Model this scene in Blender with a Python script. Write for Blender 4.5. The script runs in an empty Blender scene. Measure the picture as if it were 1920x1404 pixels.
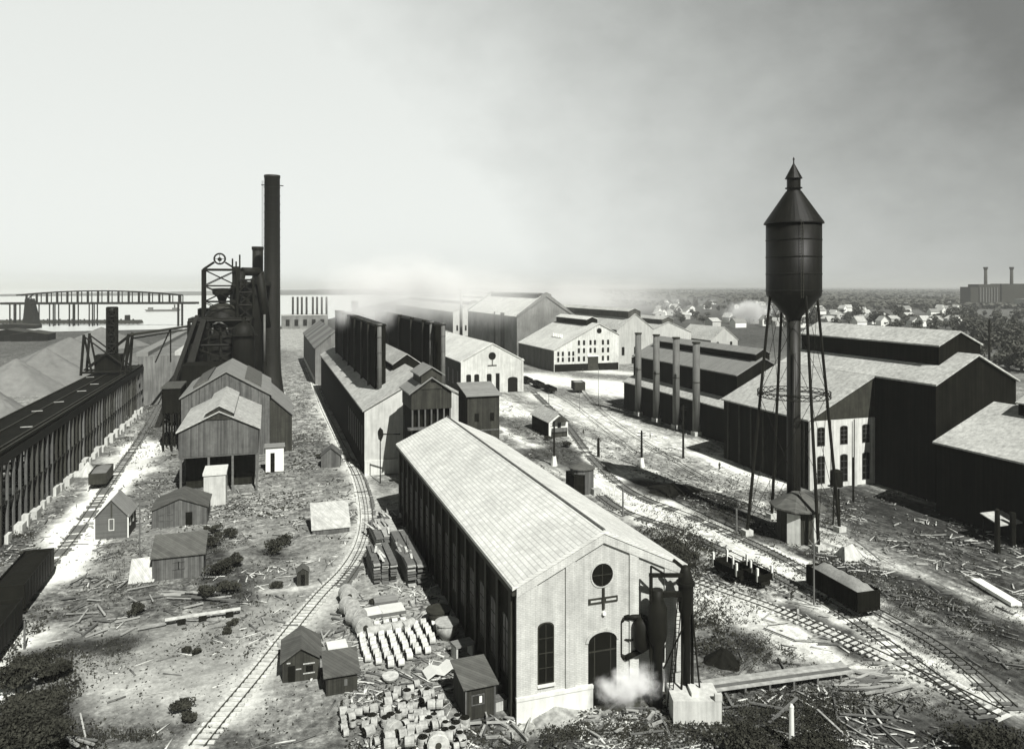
import bpy, math, random
import numpy as np
from mathutils import Vector, Matrix
sc = bpy.context.scene
COL = sc.collection
R = math.radians
# ------------------------------------------------------------------ camera
F, CX, HY, CAMH = 1392.0, 960.0, 538.0, 45.0
TH = math.atan2(960 - 503, F)
CT, ST = math.cos(TH), math.sin(TH)
cam = bpy.data.cameras.new('camera'); camo = bpy.data.objects.new('camera', cam); COL.objects.link(camo)
cam.sensor_width = 36; cam.lens = F / 1920 * 36; cam.shift_y = -(702 - HY) / 1920
cam.clip_start = .5; cam.clip_end = 60000
camo.location = (0, 0, CAMH); camo.rotation_euler = (R(90), 0, -TH)
sc.camera = camo
# ------------------------------------------------------------------ light
SUN_EL, SUN_AZ = R(47), R(9)
sv = Vector((math.sin(SUN_AZ) * math.cos(SUN_EL), -math.cos(SUN_AZ) * math.cos(SUN_EL), math.sin(SUN_EL)))
sl = bpy.data.lights.new('sun', 'SUN'); sl.energy = 5.0; sl.angle = R(.5); sl.color = (1, .985, .95)
so = bpy.data.objects.new('sun', sl); COL.objects.link(so)
so.rotation_euler = (-sv).to_track_quat('-Z', 'Y').to_euler(); so.location = (0, -200, 300)
w = bpy.data.worlds.new('World'); sc.world = w; w.use_nodes = True
nt = w.node_tree; nt.nodes.clear()
def N(t, typ, **kw):
    n = t.nodes.new(typ)
    for k, v in kw.items():
        if k.startswith('i_'): n.inputs[k[2:]].default_value = v
        else: setattr(n, k, v)
    return n
def math_(t, op, a, b=None, c=None, clamp=False):
    n = t.nodes.new('ShaderNodeMath'); n.operation = op; n.use_clamp = clamp
    for i, v in enumerate((a, b, c)):
        if v is None: continue
        if isinstance(v, (int, float)): n.inputs[i].default_value = v
        else: t.links.new(v, n.inputs[i])
    return n.outputs[0]
sky = N(nt, 'ShaderNodeTexSky', sky_type='NISHITA', sun_disc=False, sun_elevation=SUN_EL, sun_rotation=math.pi - SUN_AZ)
bw = N(nt, 'ShaderNodeRGBToBW'); nt.links.new(sky.outputs[0], bw.inputs[0])
tcw = N(nt, 'ShaderNodeTexCoord'); sep = N(nt, 'ShaderNodeSeparateXYZ'); nt.links.new(tcw.outputs['Generated'], sep.inputs[0])
X_, Y_, Z_ = sep.outputs
# smoky, uneven cloud cover: thin and bright over the lake (left), heavier and darker to the right and higher up
side = math_(nt, 'SUBTRACT', math_(nt, 'MULTIPLY', X_, CT), math_(nt, 'MULTIPLY', Y_, ST))   # -1 left .. 1 right
mp = N(nt, 'ShaderNodeMapping'); mp.inputs['Scale'].default_value = (1, 1, 1.5); nt.links.new(tcw.outputs['Generated'], mp.inputs[0])
cn = N(nt, 'ShaderNodeTexNoise', i_Scale=3.6, i_Detail=7.0, i_Roughness=.6); nt.links.new(mp.outputs[0], cn.inputs[0])
cn2 = N(nt, 'ShaderNodeTexNoise', i_Scale=9.0, i_Detail=8.0, i_Roughness=.6); nt.links.new(mp.outputs[0], cn2.inputs[0])
s2 = math_(nt, 'ADD', side, math_(nt, 'MULTIPLY', Z_, .9))
s2 = math_(nt, 'ADD', s2, math_(nt, 'MULTIPLY', math_(nt, 'SUBTRACT', cn.outputs[0], .5), .30))
s2 = math_(nt, 'ADD', s2, math_(nt, 'MULTIPLY', math_(nt, 'SUBTRACT', cn2.outputs[0], .5), .20))
mr = N(nt, 'ShaderNodeMapRange', interpolation_type='LINEAR'); nt.links.new(s2, mr.inputs[0])
mr.inputs[1].default_value = .07; mr.inputs[2].default_value = .80; mr.inputs[3].default_value = 1.0; mr.inputs[4].default_value = .26
zr = N(nt, 'ShaderNodeMapRange', interpolation_type='SMOOTHSTEP'); nt.links.new(Z_, zr.inputs[0])
zr.inputs[1].default_value = .36; zr.inputs[2].default_value = .62; zr.inputs[3].default_value = 1.0; zr.inputs[4].default_value = .14  # unseen upper sky dimmed to keep fill light on shaded walls low
fy = N(nt, 'ShaderNodeMapRange', interpolation_type='SMOOTHSTEP'); nt.links.new(Y_, fy.inputs[0])
fy.inputs[1].default_value = -.3; fy.inputs[2].default_value = .45; fy.inputs[3].default_value = .22; fy.inputs[4].default_value = 1.0  # sky behind the camera dimmed too, for less fill light
# Nishita is a steep gradient by height; flatten it as a high overcast would
base = math_(nt, 'POWER', math_(nt, 'MAXIMUM', bw.outputs[0], .01), .12)
SKYGAIN = 5.2
val = math_(nt, 'MULTIPLY', math_(nt, 'MULTIPLY', math_(nt, 'MULTIPLY', base, mr.outputs[0]), zr.outputs[0]), math_(nt, 'MULTIPLY', fy.outputs[0], SKYGAIN))
vm = N(nt, 'ShaderNodeVectorMath', operation='SCALE'); vm.inputs[0].default_value = (.965, 1.0, .965); nt.links.new(val, vm.inputs[3])
bg = N(nt, 'ShaderNodeBackground', i_Strength=.1); nt.links.new(vm.outputs[0], bg.inputs[0])
wo = N(nt, 'ShaderNodeOutputWorld'); nt.links.new(bg.outputs[0], wo.inputs[0])
sc.view_settings.view_transform = 'Standard'; sc.view_settings.look = 'None'; sc.view_settings.exposure = 0.5; sc.view_settings.gamma = 1
sc.render.engine = 'CYCLES'; sc.cycles.use_denoising = True
sc.cycles.max_bounces = 5; sc.cycles.diffuse_bounces = 2; sc.cycles.glossy_bounces = 2; sc.cycles.volume_bounces = 1
sc.cycles.volume_step_rate = 2.0; sc.cycles.volume_max_steps = 128; sc.cycles.transparent_max_bounces = 8
# ------------------------------------------------------------------ helpers
rnd = random.Random(7); nr = np.random.default_rng(7)
def G(px, py, h=0.0):
    Z = F * (CAMH - h) / (py - HY); X = (px - CX) / F * Z
    return (X * CT + Z * ST, Z * CT - X * ST)
def GV(px, py, h=0.0):
    a = G(px, py, h); return Vector((a[0], a[1], h))
def HT(px_y, x, y):                      # height of something seen at picture row px_y above ground point x,y
    return CAMH - (px_y - HY) * (x * ST + y * CT) / F
def tint(v):
    k = max(0, min(1, (.12 - v) / .12))
    return (v * 1.0, v * (1.02 - .01 * k), v * (.955 - .22 * k))
MATS = {}
def mk(name, v, var=.18, ns=.6, streak=0.0, pattern=None, pa=1.0, pb=1.0, pd=.75, rough=.85, coord='w', bump=.15, metal=0.0, dirt=0.0, spec=.25):
    if name in MATS: return MATS[name]
    m = bpy.data.materials.new(name); m.use_nodes = True; t = m.node_tree
    b = t.nodes['Principled BSDF']; b.inputs['Roughness'].default_value = rough; b.inputs['Metallic'].default_value = metal
    b.inputs['Specular IOR Level'].default_value = spec
    geo = N(t, 'ShaderNodeNewGeometry'); tc = N(t, 'ShaderNodeTexCoord'); oi = N(t, 'ShaderNodeObjectInfo')
    P = geo.outputs['Position'] if coord == 'w' else tc.outputs['Object']
    sp = N(t, 'ShaderNodeSeparateXYZ'); t.links.new(P, sp.inputs[0])
    off = N(t, 'ShaderNodeVectorMath', operation='ADD'); t.links.new(P, off.inputs[0])
    cb = N(t, 'ShaderNodeCombineXYZ')
    t.links.new(math_(t, 'MULTIPLY', oi.outputs['Random'], 37.0), cb.inputs[0]); t.links.new(cb.outputs[0], off.inputs[1])
    n1 = N(t, 'ShaderNodeTexNoise', i_Scale=ns, i_Detail=7.0, i_Roughness=.65); t.links.new(off.outputs[0], n1.inputs[0])
    r1 = N(t, 'ShaderNodeMapRange'); t.links.new(n1.outputs[0], r1.inputs[0])
    r1.inputs[1].default_value = .25; r1.inputs[2].default_value = .75; r1.inputs[3].default_value = 1 - var; r1.inputs[4].default_value = 1 + var
    mul = r1.outputs[0]; hgt = n1.outputs[0]
    # per-object tone difference
    mul = math_(t, 'MULTIPLY', mul, math_(t, 'ADD', math_(t, 'MULTIPLY', oi.outputs['Random'], .16), .92))
    if streak:
        ms = N(t, 'ShaderNodeMapping'); ms.inputs['Scale'].default_value = (1.7, 1.7, .12); t.links.new(off.outputs[0], ms.inputs[0])
        n2 = N(t, 'ShaderNodeTexNoise', i_Scale=1.0, i_Detail=5.0, i_Roughness=.6); t.links.new(ms.outputs[0], n2.inputs[0])
        r2 = N(t, 'ShaderNodeMapRange'); t.links.new(n2.outputs[0], r2.inputs[0])
        r2.inputs[1].default_value = .3; r2.inputs[2].default_value = .7; r2.inputs[3].default_value = 1 - streak; r2.inputs[4].default_value = 1 + streak * .6
        mul = math_(t, 'MULTIPLY', mul, r2.outputs[0])
    if dirt:
        n3 = N(t, 'ShaderNodeTexNoise', i_Scale=.09, i_Detail=8.0, i_Roughness=.7); t.links.new(off.outputs[0], n3.inputs[0])
        r3 = N(t, 'ShaderNodeMapRange'); t.links.new(n3.outputs[0], r3.inputs[0])
        r3.inputs[1].default_value = .35; r3.inputs[2].default_value = .62; r3.inputs[3].default_value = 1 - dirt; r3.inputs[4].default_value = 1.0
        mul = math_(t, 'MULTIPLY', mul, r3.outputs[0])
    if pattern:
        cc = N(t, 'ShaderNodeCombineXYZ')
        if pattern in ('shingle', 'roofplank'): t.links.new(sp.outputs[1], cc.inputs[0])
        else: t.links.new(math_(t, 'ADD', sp.outputs[0], sp.outputs[1]), cc.inputs[0])
        t.links.new(sp.outputs[2], cc.inputs[1])
        if pattern in ('brick', 'shingle'):
            br = N(t, 'ShaderNodeTexBrick'); t.links.new(cc.outputs[0], br.inputs[0])
            br.inputs['Scale'].default_value = 1.0; br.inputs['Brick Width'].default_value = pa; br.inputs['Row Height'].default_value = pb
            br.inputs['Mortar Size'].default_value = pb * .12; br.inputs['Mortar Smooth'].default_value = .3
            br.inputs['Color1'].default_value = (1, 1, 1, 1); br.inputs['Color2'].default_value = (pd + .12,) * 3 + (1,)
            br.inputs['Mortar'].default_value = (pd - .1,) * 3 + (1,); br.offset = .5
            bb = N(t, 'ShaderNodeRGBToBW'); t.links.new(br.outputs[0], bb.inputs[0]); pf = bb.outputs[0]
        else:   # boards, width pa, each board its own tone
            q = math_(t, 'DIVIDE', cc.outputs[0], pa) if False else None
            sx = N(t, 'ShaderNodeSeparateXYZ'); t.links.new(cc.outputs[0], sx.inputs[0])
            q = math_(t, 'DIVIDE', sx.outputs[1] if pattern == 'clap' else sx.outputs[0], pa)
            wn = N(t, 'ShaderNodeTexWhiteNoise', noise_dimensions='1D'); t.links.new(math_(t, 'FLOOR', q), wn.inputs['W'])
            fr = math_(t, 'FRACT', q)
            gap = math_(t, 'GREATER_THAN', fr, .1)
            pf = math_(t, 'MULTIPLY', math_(t, 'ADD', math_(t, 'MULTIPLY', wn.outputs[0], 1 - pd), pd), math_(t, 'ADD', math_(t, 'MULTIPLY', gap, 1 - pd * .75), pd * .75))
        mul = math_(t, 'MULTIPLY', mul, pf); hgt = math_(t, 'ADD', hgt, pf)
    vs = N(t, 'ShaderNodeVectorMath', operation='SCALE'); vs.inputs[0].default_value = tint(v); t.links.new(mul, vs.inputs[3])
    t.links.new(vs.outputs[0], b.inputs['Base Color'])
    if bump:
        bp = N(t, 'ShaderNodeBump', i_Strength=bump, i_Distance=.1); t.links.new(hgt, bp.inputs['Height']); t.links.new(bp.outputs[0], b.inputs['Normal'])
    MATS[name] = m; return m
M = dict(
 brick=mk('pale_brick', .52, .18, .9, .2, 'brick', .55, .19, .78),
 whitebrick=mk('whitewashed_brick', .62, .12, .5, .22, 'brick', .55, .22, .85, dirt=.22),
 shadebrick=mk('shade_black_brick', .022, .35, .4, .5, 'brick', .5, .2, .7, spec=.05),  # brick of walls in shade, the darkness put into its colour
 plinth=mk('limestone_plinth', .62, .12, .9, .15),
 darkclad=mk('tarred_and_shade_cladding', .010, .35, .3, .45, 'boards', .9, 1, .7, spec=.04),  # on side walls of the white fronted shops this tone paints shade
 greyclad=mk('weathered_iron_cladding', .085, .2, .4, .45, 'boards', .8, 1, .72),
 slate=mk('pale_slate_roof', .68, .16, .45, .08, 'shingle', .8, .24, .72, dirt=.22),
 roof=mk('felt_roof', .42, .45, 1.1, 0, dirt=.25, bump=.3),
 roofg=mk('grey_metal_roof', .22, .15, .8, 0, 'roofplank', .9, 1, .85),
 roofd=mk('dark_board_roof', .10, .25, .8, 0, 'boards', .5, 1, .7),
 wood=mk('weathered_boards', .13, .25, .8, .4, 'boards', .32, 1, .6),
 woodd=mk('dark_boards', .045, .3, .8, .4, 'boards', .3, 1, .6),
 woodl=mk('bleached_boards', .5, .2, .9, .2, 'boards', .3, 1, .8, coord='o'),
 clap=mk('painted_clapboards', .12, .1, .8, .1, 'clap', .22, 1, .8),
 white=mk('white_paint', .72, .08, .8, .1),
 stackm=mk('shaded_stack_plate', .024, .3, .4, .4, rough=.6),  # shaded copy of the stack plate, for stacks behind the lit ones
 plank=mk('sawn_plank', .33, .45, 1.3, 0, coord='o'),
 plankd=mk('old_timber', .12, .35, 1.3, 0, coord='o'),
 iron=mk('black_iron', .010, .4, .5, .3, rough=.6, coord='o', spec=.12),
 irong=mk('rusty_iron_and_shade', .035, .4, .6, .35, rough=.7, spec=.15),
 stack=mk('riveted_stack_plate', .013, .25, .4, .4, rough=.55, spec=.3),
 stackg=mk('grey_stack_plate', .115, .2, .4, .4, rough=.7, coord='w'),
 tank=mk('tank_plate', .007, .3, .3, .4, rough=.5, spec=.2),
 glass=mk('dark_glass', .006, .2, 1, 0, rough=.35, bump=0, spec=.2),
 concrete=mk('concrete', .5, .15, .7, .25),
 ore=mk('iron_ore', .17, .2, .35, 0, bump=.5, dirt=.2),
 coal=mk('coal', .008, .5, 2, 0, bump=.6, spec=.1),
 gravel=mk('gravel_load', .22, .3, 2.5, 0, bump=.8),
 furn=mk('furnace_plate', .008, .4, .4, .4, rough=.6, spec=.12),
 rub=mk('rubble_stone', .26, .6, 1.2, 0),
 tie=mk('bleached_sleeper', .55, .4, 1.5, 0, coord='o'),
 railm=mk('rail_steel', .06, .3, 1, 0),
 mould=mk('cast_mould', .50, .45, 1.5, 0, coord='o'),
 mouldd=mk('dark_casting', .34, .5, 1.5, 0, coord='o'),
 leaf=mk('foliage', .036, .7, .5, 0, rough=.9, bump=0, spec=.05),
 leafl=mk('hazed_foliage', .075, .4, .05, 0, rough=.9, bump=0, spec=.05),  # foliage lightened, distance haze put into the colour
 bark=mk('bark', .05, .3, 2, 0),
 cloth=mk('dark_cloth', .03, .3, 3, 0, coord='o'),
 skin=mk('skin', .35, .1, 3, 0, coord='o'),
 canvas=mk('canvas', .62, .12, .8, 0, coord='o'),
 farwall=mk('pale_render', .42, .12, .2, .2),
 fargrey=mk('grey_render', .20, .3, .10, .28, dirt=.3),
 binwall=mk('stained_bin_wall', .17, .3, .12, .4, dirt=.3),
 stripe=mk('striped_metal_roof', .24, .15, .3, 0, 'boards', 7.0, 1, .45),
)
class MB:
    def __init__(s): s.v = []; s.f = []; s.m = []
    def add(s, vs, fs, mi=0):
        o = len(s.v); s.v += [tuple(p) for p in vs]; s.f += [tuple(i + o for i in f) for f in fs]; s.m += [mi] * len(fs); return s
    def box(s, x0, x1, y0, y1, z0, z1, mi=0):
        return s.add([(x0,y0,z0),(x1,y0,z0),(x1,y1,z0),(x0,y1,z0),(x0,y0,z1),(x1,y0,z1),(x1,y1,z1),(x0,y1,z1)],
                     [(0,3,2,1),(4,5,6,7),(0,1,5,4),(1,2,6,5),(2,3,7,6),(3,0,4,7)], mi)
    def hexa(s, p, mi=0):
        return s.add(p, [(0,3,2,1),(4,5,6,7),(0,1,5,4),(1,2,6,5),(2,3,7,6),(3,0,4,7)], mi)
    def prism(s, prof, y0, y1, mi=0, mside=None):      # profile in x,z extruded along y
        n = len(prof); vs = [(p[0], y0, p[1]) for p in prof] + [(p[0], y1, p[1]) for p in prof]
        s.add(vs, [tuple(range(n)), tuple(range(2 * n - 1, n - 1, -1))], mi)
        o = len(s.v) - 2 * n
        for i in range(n):
            j = (i + 1) % n; s.f.append((o + i, o + n + i, o + n + j, o + j)); s.m.append(mi if mside is None else mside)
        return s
    def prismx(s, prof, x0, x1, mi=0, mside=None):     # profile in y,z extruded along x
        n = len(prof); vs = [(x0, p[0], p[1]) for p in prof] + [(x1, p[0], p[1]) for p in prof]
        s.add(vs, [tuple(range(n)), tuple(range(2 * n - 1, n - 1, -1))], mi)
        o = len(s.v) - 2 * n
        for i in range(n):
            j = (i + 1) % n; s.f.append((o + i, o + n + i, o + n + j, o + j)); s.m.append(mi if mside is None else mside)
        return s
    def ext(s, ax, plane, pts, d0, d1, mi=0):          # 2-D outline on a wall, pushed outwards
        fn = {'f': lambda a, z, d: (a, plane - d, z), 'b': lambda a, z, d: (a, plane + d, z),
              'l': lambda a, z, d: (plane - d, a, z), 'r': lambda a, z, d: (plane + d, a, z)}[ax]
        n = len(pts); vs = [fn(a, z, d0) for a, z in pts] + [fn(a, z, d1) for a, z in pts]
        return s.add(vs, [tuple(range(n)), tuple(range(n, 2 * n))] + [(i, (i + 1) % n, n + (i + 1) % n, n + i) for i in range(n)], mi)
    def cyl(s, p0, p1, r0, r1=None, n=8, mi=0, cap=True):
        r1 = r0 if r1 is None else r1
        p0 = Vector(p0); p1 = Vector(p1); d = (p1 - p0)
        if d.length < 1e-6: return s
        q = d.normalized().to_track_quat('Z', 'Y'); a = q @ Vector((1, 0, 0)); b = q @ Vector((0, 1, 0)); vs = []
        for p, r in ((p0, r0), (p1, r1)):
            for i in range(n):
                t = 2 * math.pi * (i + .5) / n; vs.append(p + (a * math.cos(t) + b * math.sin(t)) * r)
        fs = [(i, (i + 1) % n, n + (i + 1) % n, n + i) for i in range(n)]
        if cap: fs += [tuple(range(n - 1, -1, -1)), tuple(range(n, 2 * n))]
        return s.add(vs, fs, mi)
    def path(s, pts, r, n=8, mi=0):
        for a, b in zip(pts[:-1], pts[1:]): s.cyl(a, b, r, r, n, mi)
        return s
    def lathe(s, cx, cy, prof, n=32, mi=0):
        vs = []; fs = []
        for r, z in prof:
            for i in range(n):
                t = 2 * math.pi * i / n; vs.append((cx + r * math.cos(t), cy + r * math.sin(t), z))
        for k in range(len(prof) - 1):
            for i in range(n):
                j = (i + 1) % n; fs.append((k * n + i, k * n + j, (k + 1) * n + j, (k + 1) * n + i))
        fs += [tuple(range(n - 1, -1, -1)), tuple(range((len(prof) - 1) * n, len(prof) * n))]
        return s.add(vs, fs, mi)
    def build(s, name, mats, parent=None, smooth=False):
        if not isinstance(mats, (list, tuple)): mats = [mats]
        me = bpy.data.meshes.new(name)
        off = Vector((0, 0, 0))
        if parent is not None and not parent.get('_local'): off = wloc(parent)
        me.from_pydata([(p[0] - off[0], p[1] - off[1], p[2] - off[2]) for p in s.v], [], s.f)
        for m in mats: me.materials.append(m)
        me.polygons.foreach_set('material_index', s.m)
        me.update()
        if smooth:
            me.polygons.foreach_set('use_smooth', [len(f) < 5 for f in s.f])
        o = bpy.data.objects.new(name, me); COL.objects.link(o)
        if parent is not None: o.parent = parent
        return o
def wloc(o):
    v = Vector((0, 0, 0))
    while o is not None: v = v + Vector(o.location); o = o.parent
    return v
def tag(o, label=None, cat=None, group=None, kind=None):
    if label: o['label'] = label
    if cat: o['category'] = cat
    if group: o['group'] = group
    if kind: o['kind'] = kind
    return o
def thing(name, label, cat, loc=(0, 0, 0), rz=0.0, group=None):
    o = bpy.data.objects.new(name, None); COL.objects.link(o); o.location = loc; o.rotation_euler = (0, 0, rz)
    o.empty_display_size = .5
    return tag(o, label, cat, group)
def local(o): o['_local'] = 1; return o
def dup(src, loc, rz=0.0, label=None, group=None, scale=None):
    r = src.copy(); COL.objects.link(r); r.location = loc; r.rotation_euler = (0, 0, rz)
    if label: r['label'] = label
    if group: r['group'] = group
    if scale: r.scale = scale
    for ch in list(src.children):
        c = ch.copy(); COL.objects.link(c); c.parent = r
        for g in list(ch.children):
            d = g.copy(); COL.objects.link(d); d.parent = c
    return r
def rect(a0, a1, z0, z1): return [(a0, z0), (a1, z0), (a1, z1), (a0, z1)]
def arch(a0, a1, z0, z1, rise):
    c = (a0 + a1) / 2; h = (a1 - a0) / 2; p = [(a0, z0), (a1, z0)]
    for i in range(15):
        t = i / 14 * math.pi; p.append((c + h * math.cos(t), z1 - rise + rise * math.sin(t)))
    return p
def disc(c, z, r, n=20): return [(c + r * math.cos(2 * math.pi * i / n), z + r * math.sin(2 * math.pi * i / n)) for i in range(n)]
def grow(pts, d):
    cx = sum(p[0] for p in pts) / len(pts); cz = sum(p[1] for p in pts) / len(pts)
    return [(cx + (p[0] - cx) * (1 + d / max(.3, abs(p[0] - cx) + .001)) if abs(p[0] - cx) > .01 else p[0],
             cz + (p[1] - cz) * (1 + d / max(.3, abs(p[1] - cz) + .001)) if abs(p[1] - cz) > .01 else p[1]) for p in pts]
def window(root, ax, plane, pts, frame='white', bars=True, name='window', fr=.12):
    fo = MB(); gp = grow(pts, fr); n = len(pts)
    # frame as a ring
    fn = {'f': lambda a, z, d: (a, plane - d, z), 'b': lambda a, z, d: (a, plane + d, z),
          'l': lambda a, z, d: (plane - d, a, z), 'r': lambda a, z, d: (plane + d, a, z)}[ax]
    vs = []
    for d in (-.02, .08):
        vs += [fn(a, z, d) for a, z in gp]; vs += [fn(a, z, d) for a, z in pts]
    fs = []
    for i in range(n):
        j = (i + 1) % n
        fs += [(2 * n + i, 2 * n + j, 3 * n + j, 3 * n + i), (i, j, 2 * n + j, 2 * n + i), (n + i, n + j, 3 * n + j, 3 * n + i)]
    fo.add(vs, fs)
    if bars:
        a0 = min(p[0] for p in pts); a1 = max(p[0] for p in pts); z0 = min(p[1] for p in pts); z1 = max(p[1] for p in pts)
        for k in (1, 2, 3):
            z = z0 + (z1 - z0) * k / 4; fo.ext(ax, plane, rect(a0, a1, z - .04, z + .04), .03, .07)
        fo.ext(ax, plane, rect((a0 + a1) / 2 - .04, (a0 + a1) / 2 + .04, z0, z1 - .1), .03, .065)
    wo_ = fo.build(name, M[frame], root)
    MB().ext(ax, plane, pts, -.02, .025).build('pane', M['glass'], wo_)
    return wo_
def gable_roof(root, u0, u1, v0, v1, e0, rz, e1=None, ur=None, oh=.6, t=.35, mat='roof', name='roof', ovh=None):
    e1 = e0 if e1 is None else e1; ur = (u0 + u1) / 2 if ur is None else ur; ov = oh if ovh is None else ovh
    s0 = (rz - e0) / (ur - u0); s1 = (rz - e1) / (u1 - ur); g = .012
    prof = [(u0 - oh, e0 - oh * s0 + g), (ur, rz + g), (u1 + oh, e1 - oh * s1 + g), (u1 + oh, e1 - oh * s1 + t), (ur, rz + t), (u0 - oh, e0 - oh * s0 + t)]
    return MB().prism(prof, v0 - ov, v1 + ov).build(name, M[mat], root)
def gabled(name, label, cat, u0, u1, v0, v1, e0, rz, e1=None, ur=None, front='brick', sidem=None, roof='roof', oh=.6, group=None, t=.35, z0=0, ovh=None):
    e1 = e0 if e1 is None else e1; ur = (u0 + u1) / 2 if ur is None else ur
    root = thing(name, label, cat, ((u0 + u1) / 2, v0, z0), 0, group)
    mats = [M[front], M[sidem or front]]  # a darker sidem puts the shade of side walls into their colour
    MB().prism([(u0, z0), (u1, z0), (u1, e1), (ur, rz), (u0, e0)], v0, v1, 0, 1).build('wall', mats, root)
    gable_roof(root, u0, u1, v0, v1, e0, rz, e1, ur, oh, t, roof, ovh=ovh)
    return root
def monitor(root, u0, u1, v0, v1, zb, ze, zr_, roof='roof', wall='darkclad'):
    mo = MB().prism([(u0, zb), (u1, zb), (u1, ze), ((u0 + u1) / 2, zr_), (u0, ze)], v0, v1).build('roof_monitor', M[wall], root)
    s = (zr_ - ze) / ((u1 - u0) / 2); um = (u0 + u1) / 2
    MB().prism([(u0 - .4, ze - .4 * s + .01), (um, zr_ + .01), (u1 + .4, ze - .4 * s + .01), (u1 + .4, ze - .4 * s + .25), (um, zr_ + .25), (u0 - .4, ze - .4 * s + .25)], v0 - .4, v1 + .4).build('monitor_roof', M[roof], mo)
    return mo
# ------------------------------------------------------------------ ground, water
def vnoise(x, y, s, seed):
    r_ = np.random.default_rng(seed); tb = r_.random((256, 256))
    fx = x / s; fy_ = y / s; ix = np.floor(fx).astype(int); iy = np.floor(fy_).astype(int); tx = fx - ix; ty = fy_ - iy
    tx = tx * tx * (3 - 2 * tx); ty = ty * ty * (3 - 2 * ty)
    g = lambda a, b: tb[a & 255, b & 255]
    return (g(ix, iy) * (1 - tx) + g(ix + 1, iy) * tx) * (1 - ty) + (g(ix, iy + 1) * (1 - tx) + g(ix + 1, iy + 1) * tx) * ty
def fbm(x, y, s, seed, o=4):
    a = 0; t = 0; k = 1.0
    for i in range(o): a = a + k * vnoise(x, y, s / 2 ** i, seed + i); t += k; k *= .55
    return a / t
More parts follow.
